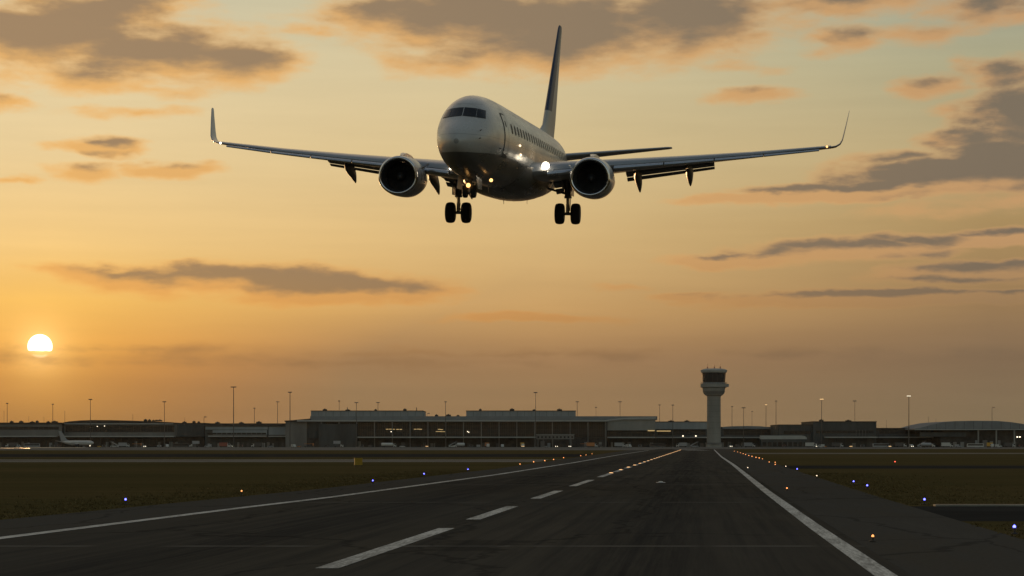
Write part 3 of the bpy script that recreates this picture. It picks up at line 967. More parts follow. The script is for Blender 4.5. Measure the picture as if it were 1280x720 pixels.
# fin with its dorsal fillet, leaning into the body below
rr = []
for z, le, ch in ((1.55, 28.2, 9.9), (1.95, 29.6, 8.7), (2.25, 31.3, 7.15), (2.7, 32.7, 5.95), (3.3, 33.45, 5.45), (5.2, 35.0, 4.3), (7.4, 36.75, 2.95), (9.1, 38.1, 2.0), (9.36, 38.5, 1.5)):
    lean = max(0, z - 2) * .030
    rr.append([(lean + q * ch * 1.0, le + x * ch, z) for x, q in airfoil(14, .085 if z > 3 else .06, 0)])
MB().loft(rr).build('fin', M['fin'], jet, 35)

# nose gear bay with its doors open and the taxi lamp on the leg
bay = MB().span((-.42, 3.2, -2.06), (.42, 5.3, -2.0))
ng = MB().tube([(0, 4.2, -1.9), (0, 4.05, -2.72)], .085, 10).tube([(-.25, 4.05, -2.35), (.25, 4.05, -2.35)], .05, 8).tube([(0, 4.3, -2.4), (0, 5.1, -1.95)], .05, 8).build('nose_gear', M['gear'], jet, 40)
for s in (-1, 1):
    MB().loft([[(s * (.42 + x), 3.25 + y * 1.9, -1.93) for x, y in ((-.012, 0), (.012, 0), (.012, 1), (-.012, 1))], [(s * (.50 + x), 3.45 + y * 1.3, -2.55) for x, y in ((-.012, 0), (.012, 0), (.012, 1), (-.012, 1))]]).build('nose_gear_door', M['skin' if s > 0 else 'wing'], ng)
    MB().spin([(-.12, .17), (-.13, .2), (-.10, .29), (0, .31), (.10, .29), (.13, .2), (.12, .17)], (s * .2, 4.12, -2.66), 'x', 24).build('wheel', M['rubber'], ng, 50)
MB().spin([(-.10, .001), (-.08, .08), (0, .105), (.1, .08), (.11, .001)], (-.02, 3.86, -2.38), 'y', 14).build('taxi_light', M['taxi_lamp'], ng, 60)
MB().spin([(-.10, .001), (-.08, .06), (0, .085), (.1, .06), (.11, .001)], (.92, 4.9, -2.08), 'y', 14).build('taxi_light', M['taxi_lamp'], jet, 60)

# ================================================================== the airport behind
def bar(mb, px0, px1, D, y0, y1, d0, d1):
    """a box between two places along the front at distance D, from height y1 (lower) to y0, from depth d0 to d1"""
    return mb.span((X(px0, D), D + d0, Z(y1, D) if y1 is not None else 0), (X(px1, D), D + d1, Z(y0, D)))


def local(root, D, px):
    return lambda o: o


class Building:
    def __init__(s, name, label, px, D, cat='building', group=None):
        s.D, s.cx = D, X(px, D)
        s.root = thing(name, label, cat, (s.cx, D, 0), 0, group)

    def box(s, name, m, px0, px1, y0, y1, d0=0, d1=60, parent=None):
        """y0 top, y1 bottom (None: the ground)"""
        D = s.D
        mb = MB().span((X(px0, D) - s.cx, d0, 0 if y1 is None else Z(y1, D)), (X(px1, D) - s.cx, d1, Z(y0, D)))
        return mb.build(name, m, parent or s.root)

    def prism(s, name, m, pts, d0, d1, parent=None):
        """an outline in the front plane pushed back"""
        D = s.D
        f = [(X(x, D) - s.cx, d0, Z(y, D)) for x, y in pts]; b = [(p[0], d1, p[2]) for p in f]
        return MB().loft([f, b]).build(name, m, parent or s.root)

    def bays(s, px0, px1, y0, y1, n, d=-.05, m='glass', name='window', frame=True, rows=2):
        """n glazed bays, each with its own mullions"""
        D = s.D; w = (X(px1, D) - X(px0, D)) / n; z0, z1 = Z(y1, D), Z(y0, D); x0 = X(px0, D) - s.cx
        proto = None
        for k in range(n):
            if proto is None:
                p = MB().span((.12, d, z0), (w - .12, d + .3, z1)).build(name, M[m], s.root)
                proto = p
                if frame:
                    f = MB(); q = 4
                    for i in range(q + 1): f.span((.12 + (w - .24) * i / q - .09, d - .16, z0), (.12 + (w - .24) * i / q + .09, d - .005, z1))
                    for j in range(rows + 1):
                        z = z0 + (z1 - z0) * j / rows
                        f.span((.03, d - .12, z - .10), (w - .03, d - .008, z + .10))
                    f.build('mullions', M['mullion'], p)
                p.location = (x0, 0, 0)
            else:
                p = proto.copy(); COL.objects.link(p); p.location = (x0 + w * k, 0, 0)
                for c in list(proto.children):
                    e = c.copy(); COL.objects.link(e); e.parent = p

    def columns(s, px0, px1, y0, y1, n, d=-1.2, w=.7, m='concrete', name='column'):
        D = s.D
        for k in range(n):
            x = X(px0 + (px1 - px0) * k / max(1, n - 1), D) - s.cx
            MB().span((x - w / 2, d - w / 2, Z(y1, D) if y1 else 0), (x + w / 2, d + w / 2, Z(y0, D))).build(name, M[m], s.root)

    def canopy(s, px0, px1, y, out=9, n=8, th=.9):
        D = s.D; x0, x1 = X(px0, D) - s.cx, X(px1, D) - s.cx; z = Z(y, D)
        c = MB().span((x0, -out, z - th / 2), (x1, -.4, z + th / 2)).build('canopy', M['fascia'], s.root)
        for k in range(n):
            x = x0 + (x1 - x0) * (k + .5) / n
            MB().span((x - .22, -out + .6, 0), (x + .22, -out + 1.05, z - th / 2 - .003)).build('post', M['mullion'], c)

    def doors(s, px0, px1, n, h=5, seed=1):
        r = random.Random(seed); D = s.D; x0, x1 = X(px0, D) - s.cx, X(px1, D) - s.cx; w = (x1 - x0) / n
        for k in range(n):
            if r.random() < .35: continue
            a = x0 + w * (k + .15 + .1 * r.random()); b = a + w * r.uniform(.35, .65)
            MB().span((a, -.14, 0), (b, -.02, h * r.uniform(.6, 1))).build('loading_door', M[r.choice(['door_grey', 'panel', 'veh_dark', 'concrete_dark', 'mullion'])], s.root)

    def lamps(s, pts, m='lit_room', w=2.2, h=.5, d=-.35, name='ceiling_light'):
        for px, py in pts:
            x, z = X(px, s.D) - s.cx, Z(py, s.D)
            MB().span((x - w / 2, d, z - h / 2), (x + w / 2, d + .1, z + h / 2)).build(name, M[m], s.root)

    def units(s, pxs, y, seed=3, d0=12):
        """plant and vents standing on the roof"""
        r = random.Random(seed); z = Z(y, s.D)
        for px in pxs:
            x = X(px, s.D) - s.cx; w = r.uniform(2, 5); h = r.uniform(.7, 1.6)
            MB().span((x - w / 2, d0, z + .002), (x + w / 2, d0 + 3, z + h)).span((x - w / 5, d0 + .8, z + h), (x + w / 6, d0 + 1.8, z + h + .5)).build('roof_plant', M['roof_dark'], s.root)


G = 559.2
# --- far left: long low pier
b = Building('airport_pier', 'long low grey pier at the far end of the airport under the setting sun', 20, 1790)
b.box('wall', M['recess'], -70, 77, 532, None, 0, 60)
b.box('upper_wall', M['concrete_dark'], -70, 77.5, 529.6, 545.2, -1.2, -.01)
b.box('roof', M['roof_dark'], -70, 78, 528.2, 529.8, -2.5, 62)
b.bays(-66, 74, 533.5, 537, 22, -1.30, 'glass', 'window', True, 1)
b.canopy(-68, 72, 545.5, 9, 18); b.doors(-66, 74, 20, 5, 2); b.units((12, 24, 38, 44, 58, 66), 528.2, 3, 6)

# --- hall with a shallow domed roof
b = Building('terminal_hall', 'dark terminal hall with a shallow domed roof behind the parked white jet', 165, 1800)
b.box('wall', M['concrete_dark'], 77, 256, 529.4, 545.5, -.6, 90)
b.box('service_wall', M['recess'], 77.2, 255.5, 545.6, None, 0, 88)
pts = [(76, 530.2), (77, 528.6), (86, 526.8), (100, 525.6), (118, 525.0), (140, 525.2), (165, 525.8), (190, 526.6), (214, 527.8), (218, 530.2)]
b.prism('roof', M['roof_dark'], pts, -1.6, 90); b.box('roof', M['roof_dark'], 218, 257, 528.6, 530.2, -1.5, 90)
b.box('fascia', M['fascia'], 78, 217, 529.3, 530.3, -2.3, -1.7)
b.bays(82, 218, 532, 540, 16, -.75, 'glass', 'window', True, 2)
b.box('side_block', M['panel_dark'], 222, 256, 530.6, 546, -4, -.7)
b.canopy(80, 220, 545.6, 10, 16); b.doors(80, 254, 24, 5, 5)
b.units((178, 183, 188, 192, 196), 526.4, 8, 14); b.units((228, 240, 246), 528.6, 9, 10)
b.lamps(((131, 532.5), (122, 533)), 'lit_white', .7, .5, -1.3, 'wall_light')

# --- link with pale cladding
b = Building('link_building', 'low link building clad in pale grey panels beside the main terminal', 306, 1780)
b.box('wall', M['panel_dark'], 256, 358, 533, None, 0, 60); b.box('roof', M['roof_dark'], 255.5, 358, 529.2, 532.9, -2.5, 60)
b.box('cladding', M['panel'], 257, 335, 533.3, 537, -1.4, -.01); b.box('cladding', M['panel'], 336, 357.5, 533.2, 543.6, -1.2, -.02)
b.box('cladding', M['panel'], 266, 334, 537.6, 543.4, -1.1, -.01); b.bays(259, 333, 541, 543, 12, -1.25, 'glass', 'window', False)
b.canopy(262, 334, 545.2, 9, 10); b.canopy(337, 370, 545.4, 9, 4); b.doors(258, 357, 16, 4.6, 6); b.units((270, 300, 322), 529.2, 10, 8)

# --- main terminal
b = Building('main_terminal', 'wide glass fronted main terminal with two raised roof blocks', 560, 1760)
b.box('wall', M['panel_dark'], 384, 759, 526.8, 547.2, 0, 110)
b.box('service_wall', M['recess'], 384, 759, 547.3, None, .6, 108)
b.box('end_wall', M['concrete_dark'], 357, 383.6, 526.9, None, -1, 100)
b.prism('end_roof', M['roof_dark'], [(356, 527.2), (356, 525.8), (364, 525.4), (388, 523.2), (388, 527.2)], -2.5, 104)
b.box('roof', M['roof'], 387, 822, 520.2, 524.9, 4, 112)
b.box('fascia', M['fascia'], 372, 761, 525.2, 526.9, -5, 3.9)
for a, c in ((387.5, 528), (582.5, 720)):
    r_ = b.box('roof_block', M['panel'], a, c, 513.8, 524.0, 8, 70); b.box('coping', M['roof_dark'], a - .4, c + .4, 513.0, 513.7, 7.4, 70.6, r_)
    n = int((c - a) / 9)
    rb = MB()
    for k in range(1, n): rb.span((X(a + (c - a) * k / n, b.D) - b.cx - .08, 7.9, Z(523.8, b.D)), (X(a + (c - a) * k / n, b.D) - b.cx + .08, 7.99, Z(514.2, b.D)))
    rb.build('panel_joints', M['mullion'], r_)
b.bays(404, 756, 527.6, 546.4, 32, -.1, 'glass', 'window', True, 4)
b.columns(402, 757, 525.3, None, 17, -3.4, .8, 'concrete_dark')
b.canopy(448, 670, 546.6, 11, 20); b.doors(390, 756, 40, 5.2, 7)
b.box('pier_block', M['panel_dark'], 399, 447, 530, None, -4, -.6)
b.lamps([(418, 536.6), (426, 536.6), (430, 536.7), (484, 536.5), (488, 536.4), (492, 536.6), (497, 536.7), (501, 536.7), (519, 536.5), (523, 536.4), (526, 536.6), (549, 536.6), (552, 537)], 'lit_room', 2.2, .45)
b.lamps([(548, 539.4), (554, 539.6)], 'lit_room', 4.5, .35)
b.lamps([(489, 539.6), (586, 540.2), (584.5, 539.4)], 'lit_white', .7, .6)
b.units((404, 433, 468, 505), 513.0, 12, 14); b.units((545, 560, 572), 520.2, 13, 12); b.units((600, 640, 668, 700), 513.0, 14, 16)
for px in (433, 520): MB().tube([(X(px, b.D) - b.cx, 10, Z(513, b.D)), (X(px, b.D) - b.cx, 10, Z(509, b.D))], .3, 8).build('flue', M['mast'], b.root)

# --- concrete wing to the right of it
b = Building('terminal_wing', 'plain concrete terminal wing with a sloping roof and a row of warm lamps', 790, 1765)
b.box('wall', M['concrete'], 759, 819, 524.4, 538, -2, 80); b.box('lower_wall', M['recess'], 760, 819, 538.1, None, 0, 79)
b.prism('roof', M['fascia'], [(758, 526.4), (758, 524.9), (778, 522.2), (819.5, 521.2), (819.5, 524.3), (779, 524.3)], -3.5, 3.4)
b.canopy(759, 818, 546.8, 9, 7); b.bays(762, 817, 540.5, 544.6, 8, -.15, 'glass', 'window', True, 1); b.doors(762, 818, 8, 4.5, 9)
b.lamps([(811 + 2.7 * k, 538.4) for k in range(3)], 'lit_room', 2.2, .7, -2.4)

b = Building('rear_terminal', 'long dark terminal behind the control tower with a pale canopy line', 900, 1830)
b.box('wall', M['panel_dark'], 819, 1012, 533.6, None, 0, 60); b.box('upper_wall', M['panel'], 819, 884, 527.6, 536.5, -1.5, 50); b.box('roof', M['roof_dark'], 818, 884.6, 526.9, 527.5, -2, 52)
pts = [(903, 535.2), (903, 533.6), (916, 532.8), (934, 532.4), (950, 532.8), (962, 534), (990, 534.4), (1012, 534.2), (1012, 536.2), (903, 536.2)]
b.prism('roof', M['roof'], pts, -2, 60)
b.bays(822, 882, 537.5, 543.5, 9, -.2, 'glass', 'window', True, 2); b.bays(905, 972, 537.5, 543.5, 10, -.2, 'glass', 'window', True, 2)
b.canopy(819, 974, 546.8, 10, 16); b.doors(822, 1010, 22, 4.8, 12)
b.lamps([(822 + 2.5 * k, 538.8) for k in range(7)], 'lit_room', 1.7, .7, -1.8)
b.lamps([(852.5, 545), (868.5, 545)], 'lit_white', 1.1, .9, -10.6, 'flood_light'); b.units((840, 860), 526.9, 15, 10)

# --- flat topped block and its neighbours on the right
b = Building('cargo_block', 'flat topped dark cargo block with a lower step on one side', 1040, 1770)
b.box('wall', M['panel_dark'], 1016, 1095.5, 527.4, None, 0, 70); b.box('coping', M['roof_dark'], 1015.5, 1096, 526.6, 527.3, -.6, 70.5)
b.box('low_wall', M['panel_dark'], 974, 1015.8, 531.2, None, 2, 60); b.box('low_coping', M['roof_dark'], 973.4, 1015.4, 530.6, 531.1, 1.4, 60.5)
b.bays(980, 1014, 538.5, 542.5, 5, 1.85, 'glass', 'window', True, 1); b.bays(1020, 1092, 538.2, 541.5, 11, -.12, 'glass', 'window', True, 1)
b.canopy(1030, 1095, 546.6, 9, 7); b.doors(978, 1094, 15, 5, 16); b.columns(1070, 1082, 537, 546, 4, -.6, .25, 'concrete_dark', 'downpipe'); b.units((1030, 1064), 526.6, 17, 14)

b = Building('low_shed', 'low dark shed between the cargo block and the arched hangar', 1130, 1790)
b.box('wall', M['panel_dark'], 1095.8, 1176, 536, None, 0, 60); b.box('roof', M['roof_dark'], 1095.8, 1176, 534.9, 535.9, -1.5, 61)
b.bays(1099, 1170, 537.5, 542, 11, -.2, 'glass', 'window', True, 1); b.canopy(1096, 1207, 546.6, 9, 10); b.doors(1098, 1172, 11, 4.8, 19)

b = Building('arched_hangar', 'wide hangar under a low arched grey roof at the airport edge', 1230, 1750)
pts = [(1142, 537), (1142, 535.6), (1152, 534), (1164, 530.6), (1178, 527.8), (1192, 526.5), (1215, 526.0), (1245, 526.2), (1262, 527.6), (1282, 530.6), (1304, 534.6), (1318, 537)]
b.prism('roof', M['roof'], pts, -4, 100); b.box('fascia', M['fascia'], 1142, 1318, 536.6, 537.5, -4.6, -4.05)
b.box('wall', M['recess'], 1176.2, 1314, 537.6, None, 2, 96); b.box('annexe', M['panel_dark'], 1150, 1207, 540.5, 546, -1, 1.9)
b.columns(1222, 1312, 537.6, None, 5, -2.5, 1.1, 'concrete', 'column'); b.doors(1180, 1310, 14, 6.5, 21)
b.lamps([(1270.5, 546.2), (1273.8, 546.2)], 'lit_white', 1.2, .9, -3, 'flood_light')
for k in range(13):
    px = 1158 + 11.5 * k
    MB().span((X(px, b.D) - b.cx - .1, -4.12, Z(536.4, b.D)), (X(px, b.D) - b.cx + .1, -4.01, Z(np.interp(px, [p[0] for p in pts[1:-1]], [p[1] for p in pts[1:-1]]) + .8, b.D))).build('roof_rib', M['mullion'], b.root)

# --- control tower
D = 1700
tw = thing('control_tower', 'tall grey concrete control tower with a dark glazed cab and three antennas', 'tower', (X(893.8, D), D + 10, 0))
k = D / F


def tz(y): return Z(y, D)


def octo(mb, prof, n=16, rot=R(11.25)):
    rr = []
    for y, w in prof:
        r = w * k / 2
        rr.append([(r * math.cos(rot + 2 * math.pi * i / n), r * math.sin(rot + 2 * math.pi * i / n), tz(y) if y is not None else 0) for i in range(n)])
    return mb.loft(rr)


octo(MB(), [(None, 17.6), (496, 17.0), (494.5, 18.2)], 24).build('shaft', M['concrete'], tw, 30)
st = MB()
for y in range(500, 556, 7): octo(st, [(y + .12, 17.5), (y - .12, 17.5)], 24)
st.build('lift_joints', M['concrete_dark'], tw)
octo(MB(), [(494.4, 18.4), (493.6, 22.5), (489.5, 27.2), (482.6, 29.6), (481.8, 29.8)]).build('flare', M['concrete'], tw, 25)
octo(MB(), [(492.2, 25.2), (491.3, 26.1), (488.6, 28.2), (488.3, 28.2)]).build('flare_band', M['concrete_dark'], tw, 25)
gal = octo(MB(), [(484.2, 30.8), (483.6, 33.6), (479.6, 33.8), (479.3, 31)]).build('gallery', M['concrete'], tw, 25)
MB().span((10 * k, -6 * k, tz(483.2)), (18.3 * k, 4 * k, tz(479.6))).build('balcony', M['panel'], gal)
rl = MB()
for i in range(32):
    a = 2 * math.pi * i / 32; rl.tube([(16.5 * k * math.cos(a), 16.5 * k * math.sin(a), tz(479.6)), (16.5 * k * math.cos(a), 16.5 * k * math.sin(a), tz(477.6))], .06, 5)
for y in (477.7, 478.6): rl.tube([(16.5 * k * math.cos(2 * math.pi * i / 32), 16.5 * k * math.sin(2 * math.pi * i / 32), tz(y)) for i in range(33)], .07, 5)
rl.build('railing', M['mast'], gal)
octo(MB(), [(479.2, 27.6), (477.6, 27.8)]).build('cab_sill', M['panel'], tw, 25)
cab = octo(MB(), [(477.5, 27.6), (465.8, 29.4)]).build('cab_glass', M['glass'], tw, 20)
mu = MB()
for i in range(16):
    a = R(11.25) + 2 * math.pi * i / 16
    mu.tube([(13.85 * k * math.cos(a), 13.85 * k * math.sin(a), tz(477.5)), (14.75 * k * math.cos(a), 14.75 * k * math.sin(a), tz(465.8))], .16, 5)
mu.build('mullions', M['mullion'], cab)
octo(MB(), [(465.7, 30), (464.8, 32.4), (462.8, 33.6), (462.2, 33.4), (461.2, 29), (460.4, 22), (460.2, 10)]).build('cab_roof', M['fascia'], tw, 25)
for px, y in ((-8, 455.5), (.6, 456), (8, 455)):
    a_ = MB().tube([(px * k, 0, tz(460.6)), (px * k, 0, tz(457.6))], .42, 8).tube([(px * k, 0, tz(457.6)), (px * k, 0, tz(y - 1.5))], .14, 6).build('antenna', M['veh_red'], tw)
octo(MB(), [(None, 26), (555.6, 26), (555.3, 24)], 4, R(45)).build('base', M['concrete'], tw, 25)
octo(MB(), [(555.2, 21.5), (553.4, 21.5), (553.2, 20.5)], 24).build('plinth', M['concrete_dark'], tw, 30)

# ------------------------------------------------------------------ lamp masts
def mast(px, ytop, D, head, label, lit=False, thick=1.0):
    h = Z(ytop, D)
    t = thing('lamp_mast', label, 'lamp mast', (X(px, D), D, 0), rnd.uniform(-.3, .3), 'floodlight masts around the aprons')
    r = .34 * thick
    MB().tube([(0, 0, 0), (0, 0, h - .4)], r, 8, r * .62).build('pole', M['mast'], t, 60)
    MB().box((0, 0, .25), (1.3, 1.3, .5)).build('base', M['kerb_concrete'], t)
    if head == 0:
        MB().box((0, 0, h - .1), (.35, .35, .6)).build('finial', M['lamp_body'], t); return
    w = {1: 2.0, 2: 3.2, 3: 4.6, -1: 2.6}[head]
    x0, x1 = (-w / 2, w / 2) if head > 0 else (0, w)
    MB().span((x0, -.16, h - .55), (x1, .16, h - .22)).build('crossarm', M['lamp_body'], t)
    n = 2 if head in (1, -1) else 4 if head == 2 else 6
    for i in range(n):
        x = x0 + (x1 - x0) * (i + .5) / n
        hb = MB().box((x, -.1, h), (w / n * .78, .9, .42)).build('lamp_head', M['lamp_body'], t)
        if lit: MB().box((x, -.58, h - .02), (w / n * .7, .08, .36)).build('lamp_glass', M[lit], hb)


MASTS = [
    (9, 504, 1860, 1, 'slim lamp mast with a short crossarm above the far end of the long pier'),
    (5, 514, 2300, 0, 'short bare pole just left of the slim mast above the long pier'),
    (36, 520.5, 2350, 0, 'tiny pole poking over the long pier roof near its middle'),
    (55, 521.5, 2350, 0, 'tiny pole over the long pier roof, second from the domed hall'),
    (66, 505, 1900, 1, 'lamp mast with a T head behind the near end of the long pier'),
    (81, 514, 2000, 0, 'bare dark pole at the corner where the domed hall begins'),
    (113, 499, 1720, 2, 'tall lamp mast rising directly above the parked white jet'),
    (166, 518, 2300, 0, 'thin pole over the domed hall roof just left of its vents'),
    (205.5, 502, 1740, 2, 'lamp mast standing before the domed hall, right of the roof vents'),
    (231, 522, 2350, 0, 'tiny pole over the flat end of the domed hall'),
    (255, 521, 1960, -1, 'short lamp pole with one sided arm where the domed hall meets the link'),
    (292, 483.5, 1640, 3, 'tallest dark lamp mast standing on the apron before the pale link building'),
    (318, 510, 1990, 1, 'short T headed mast behind the pale link building roof'),
    (347, 502, 1900, 2, 'lamp mast behind the pale link building, close left of the apron mast by the terminal'),
    (362.5, 490, 1690, 2, 'tall lamp mast at the corner of the main terminal end wall'),
    (424, 501, 1950, 1, 'faint lamp mast behind the raised roof block, its leftmost'),
    (445.5, 503, 1730, 2, 'leaning dark lamp mast before the glass front at the canopy end'),
    (472.5, 503, 1950, 2, 'lamp mast above the middle of the first raised roof block'),
    (534, 516.5, 2050, -1, 'little one armed lamp over the gap between the roof blocks'),
    (557, 502, 1725, 1, 'lamp mast seen in the gap between the two raised roof blocks'),
    (638, 515.5, 2150, 0, 'tiny pole over the second roof block left of the tall mast'),
    (669.5, 490.5, 1715, 2, 'tall lamp mast before the second raised roof block'),
    (721.5, 502, 1950, 2, 'lamp mast at the right end of the second raised roof block'),
    (745, 509, 2050, 1, 'short lamp mast over the flat roof beyond the second roof block'),
    (775, 502, 1950, 2, 'lamp mast behind the sloping roof of the concrete wing'),
    (824.5, 506, 1950, 1, 'slim mast just beyond the end of the concrete wing'),
    (841, 506, 1720, 1, 'dark mast standing on the apron left of the control tower'),
    (915, 508, 1980, 1, 'slim mast nearest the control tower on its right side'),
    (929.5, 509.5, 1760, 2, 'dark T headed mast on the apron right of the control tower'),
    (940, 514, 2100, 1, 'faint short mast between the two dark masts right of the tower'),
    (957.5, 506, 1980, 1, 'mast with a lit lamp left of the white covered walkway', 'lit_warm'),
    (970, 501, 1730, 1, 'tall dark mast rising over the white covered walkway'),
    (1027, 499, 1740, 2, 'lamp mast with warm lit lamps before the cargo block', 'lit_warm'),
    (1068.5, 501, 1950, 2, 'unlit lamp mast behind the cargo block roof'),
    (1108, 525, 2150, 0, 'tiny pole over the low shed beside the cargo block'),
    (1136, 495, 1640, 2, 'thick black lamp mast with lit lamps standing before the low shed', 'lit_white'),
    (1160.5, 521, 2050, 0, 'bare pole behind the rising edge of the arched hangar roof'),
    (1240, 509, 1960, -1, 'lamp mast with one sided head above the arched hangar'),
    (1170, 523, 2300, 0, 'tiny faint pole over the arched roof beside the bare pole'),
]
for a in MASTS:
    px, yt, D, hd, lab = a[:5]
    mast(px, yt, D, hd, lab, a[5] if len(a) > 5 else False, 1.25 if px in (292, 1136, 362.5) else (.62 if hd == 0 or D > 2000 else .9))


# ------------------------------------------------------------------ parked jet
D = 1660
pj = thing('parked_jet', 'white jet parked on the apron before the domed hall, tail to the left', 'aircraft', (X(117, D), D, 0), R(62))
kk = 1.0
fz = 3.6
prof = [(0, .05), (.3, .6), (1.2, 1.15), (2.6, 1.65), (4.4, 1.9), (22, 1.9), (27, 1.4), (31, .7), (33.5, .25)]
up = lambda d: 0 if d < 22 else (d - 22) * .085
MB().loft([[(r * math.cos(t), d, fz + up(d) + r * math.sin(t)) for t in (2 * math.pi * i / 24 for i in range(24))] for d, r in prof]).build('fuselage', M['veh_white'], pj, 40)
MB().loft([[(x * .14, d, z) for x, d in ((-1, a + .2), (-1, a + c * .7), (0, a + c), (1, a + c * .7), (1, a + .2), (0, a))] for z, a, c in ((fz + 1.7, 25, 8.5), (fz + 3, 27.6, 6.0), (fz + 9.6, 33.0, 3.0))]).build('fin', M['veh_grey'], pj)
for s in (1, -1):
    MB().loft([flip(section(y, le, ch, z, .12), s) for y, le, ch, z in ((1.2, 12, 6.5, fz - 1.0), (6, 14.6, 4, fz - .5), (16, 19.8, 1.5, fz + .8))]).build('wing', M['veh_grey'], pj, 35)
    MB().loft([flip(section(y, le, ch, z, .10), s) for y, le, ch, z in ((.3, 29.5, 3.6, fz + 1.0), (6, 33, 1.4, fz + 1.6))]).build('tailplane', M['veh_white'], pj, 35)
    MB().spin([(0, .9), (-.05, 1.0), (.4, 1.12), (1.6, 1.1), (3.4, .7), (3.39, .6), (.9, .75), (.9, .001)], (5.2 * s, 11.2, fz - 1.75), 'y', 24, False).build('engine', M['veh_dark'], pj, 40)
    MB().tube([(2.6 * s, 17, fz - 1.2), (2.6 * s, 17, .5)], .15, 8).spin([(-.5, .3), (-.5, .5), (0, .56), (.5, .5), (.5, .3)], (2.6 * s, 17, .57), 'x', 20).build('landing_gear', M['rubber'], pj, 40)
    front = MB()
    front.loft([[(s * (.1 + .75 * u), 1.55 + .5 * u + .62 * v, fz + .62 + .62 * v) for u, v in ((0, 0), (1, 0), (.9, 1), (0, 1))], [(s * (.1 + .75 * u), 1.75 + .5 * u + .62 * v, fz + .5 + .62 * v) for u, v in ((0, 0), (1, 0), (.9, 1), (0, 1))]]).build('cockpit_window', M['veh_glass'], pj)
MB().tube([(0, 3.6, fz - 1.6), (0, 3.6, .4)], .1, 8).spin([(-.25, .2), (-.25, .38), (.25, .38), (.25, .2)], (0, 3.6, .4), 'x', 16).build('nose_gear', M['rubber'], pj)
sp = MB()
for i in range(26):
    for s in (1, -1): sp.span((s * 1.80, 5.5 + .62 * i, fz + .35), (s * 1.885, 5.75 + .62 * i, fz + .72))
sp.build('window_row', M['veh_glass'], pj)
MB().spin([(-.1, .01), (-.06, .4), (.1, .4)], (-.4, 3.3, fz - 2.3), 'y', 12).build('nose_light', M['lit_white'], pj)


# ------------------------------------------------------------------ ground vehicles and apron gear
def wheels(t, xs, hw, r, w=.35):
    for x in xs:
        for s in (-1, 1):
            MB().spin([(-w / 2, r * .5), (-w / 2, r), (w / 2, r), (w / 2, r * .5)], (x, s * hw, r), 'y', 14).build('wheel', M['rubber'], t, 40)


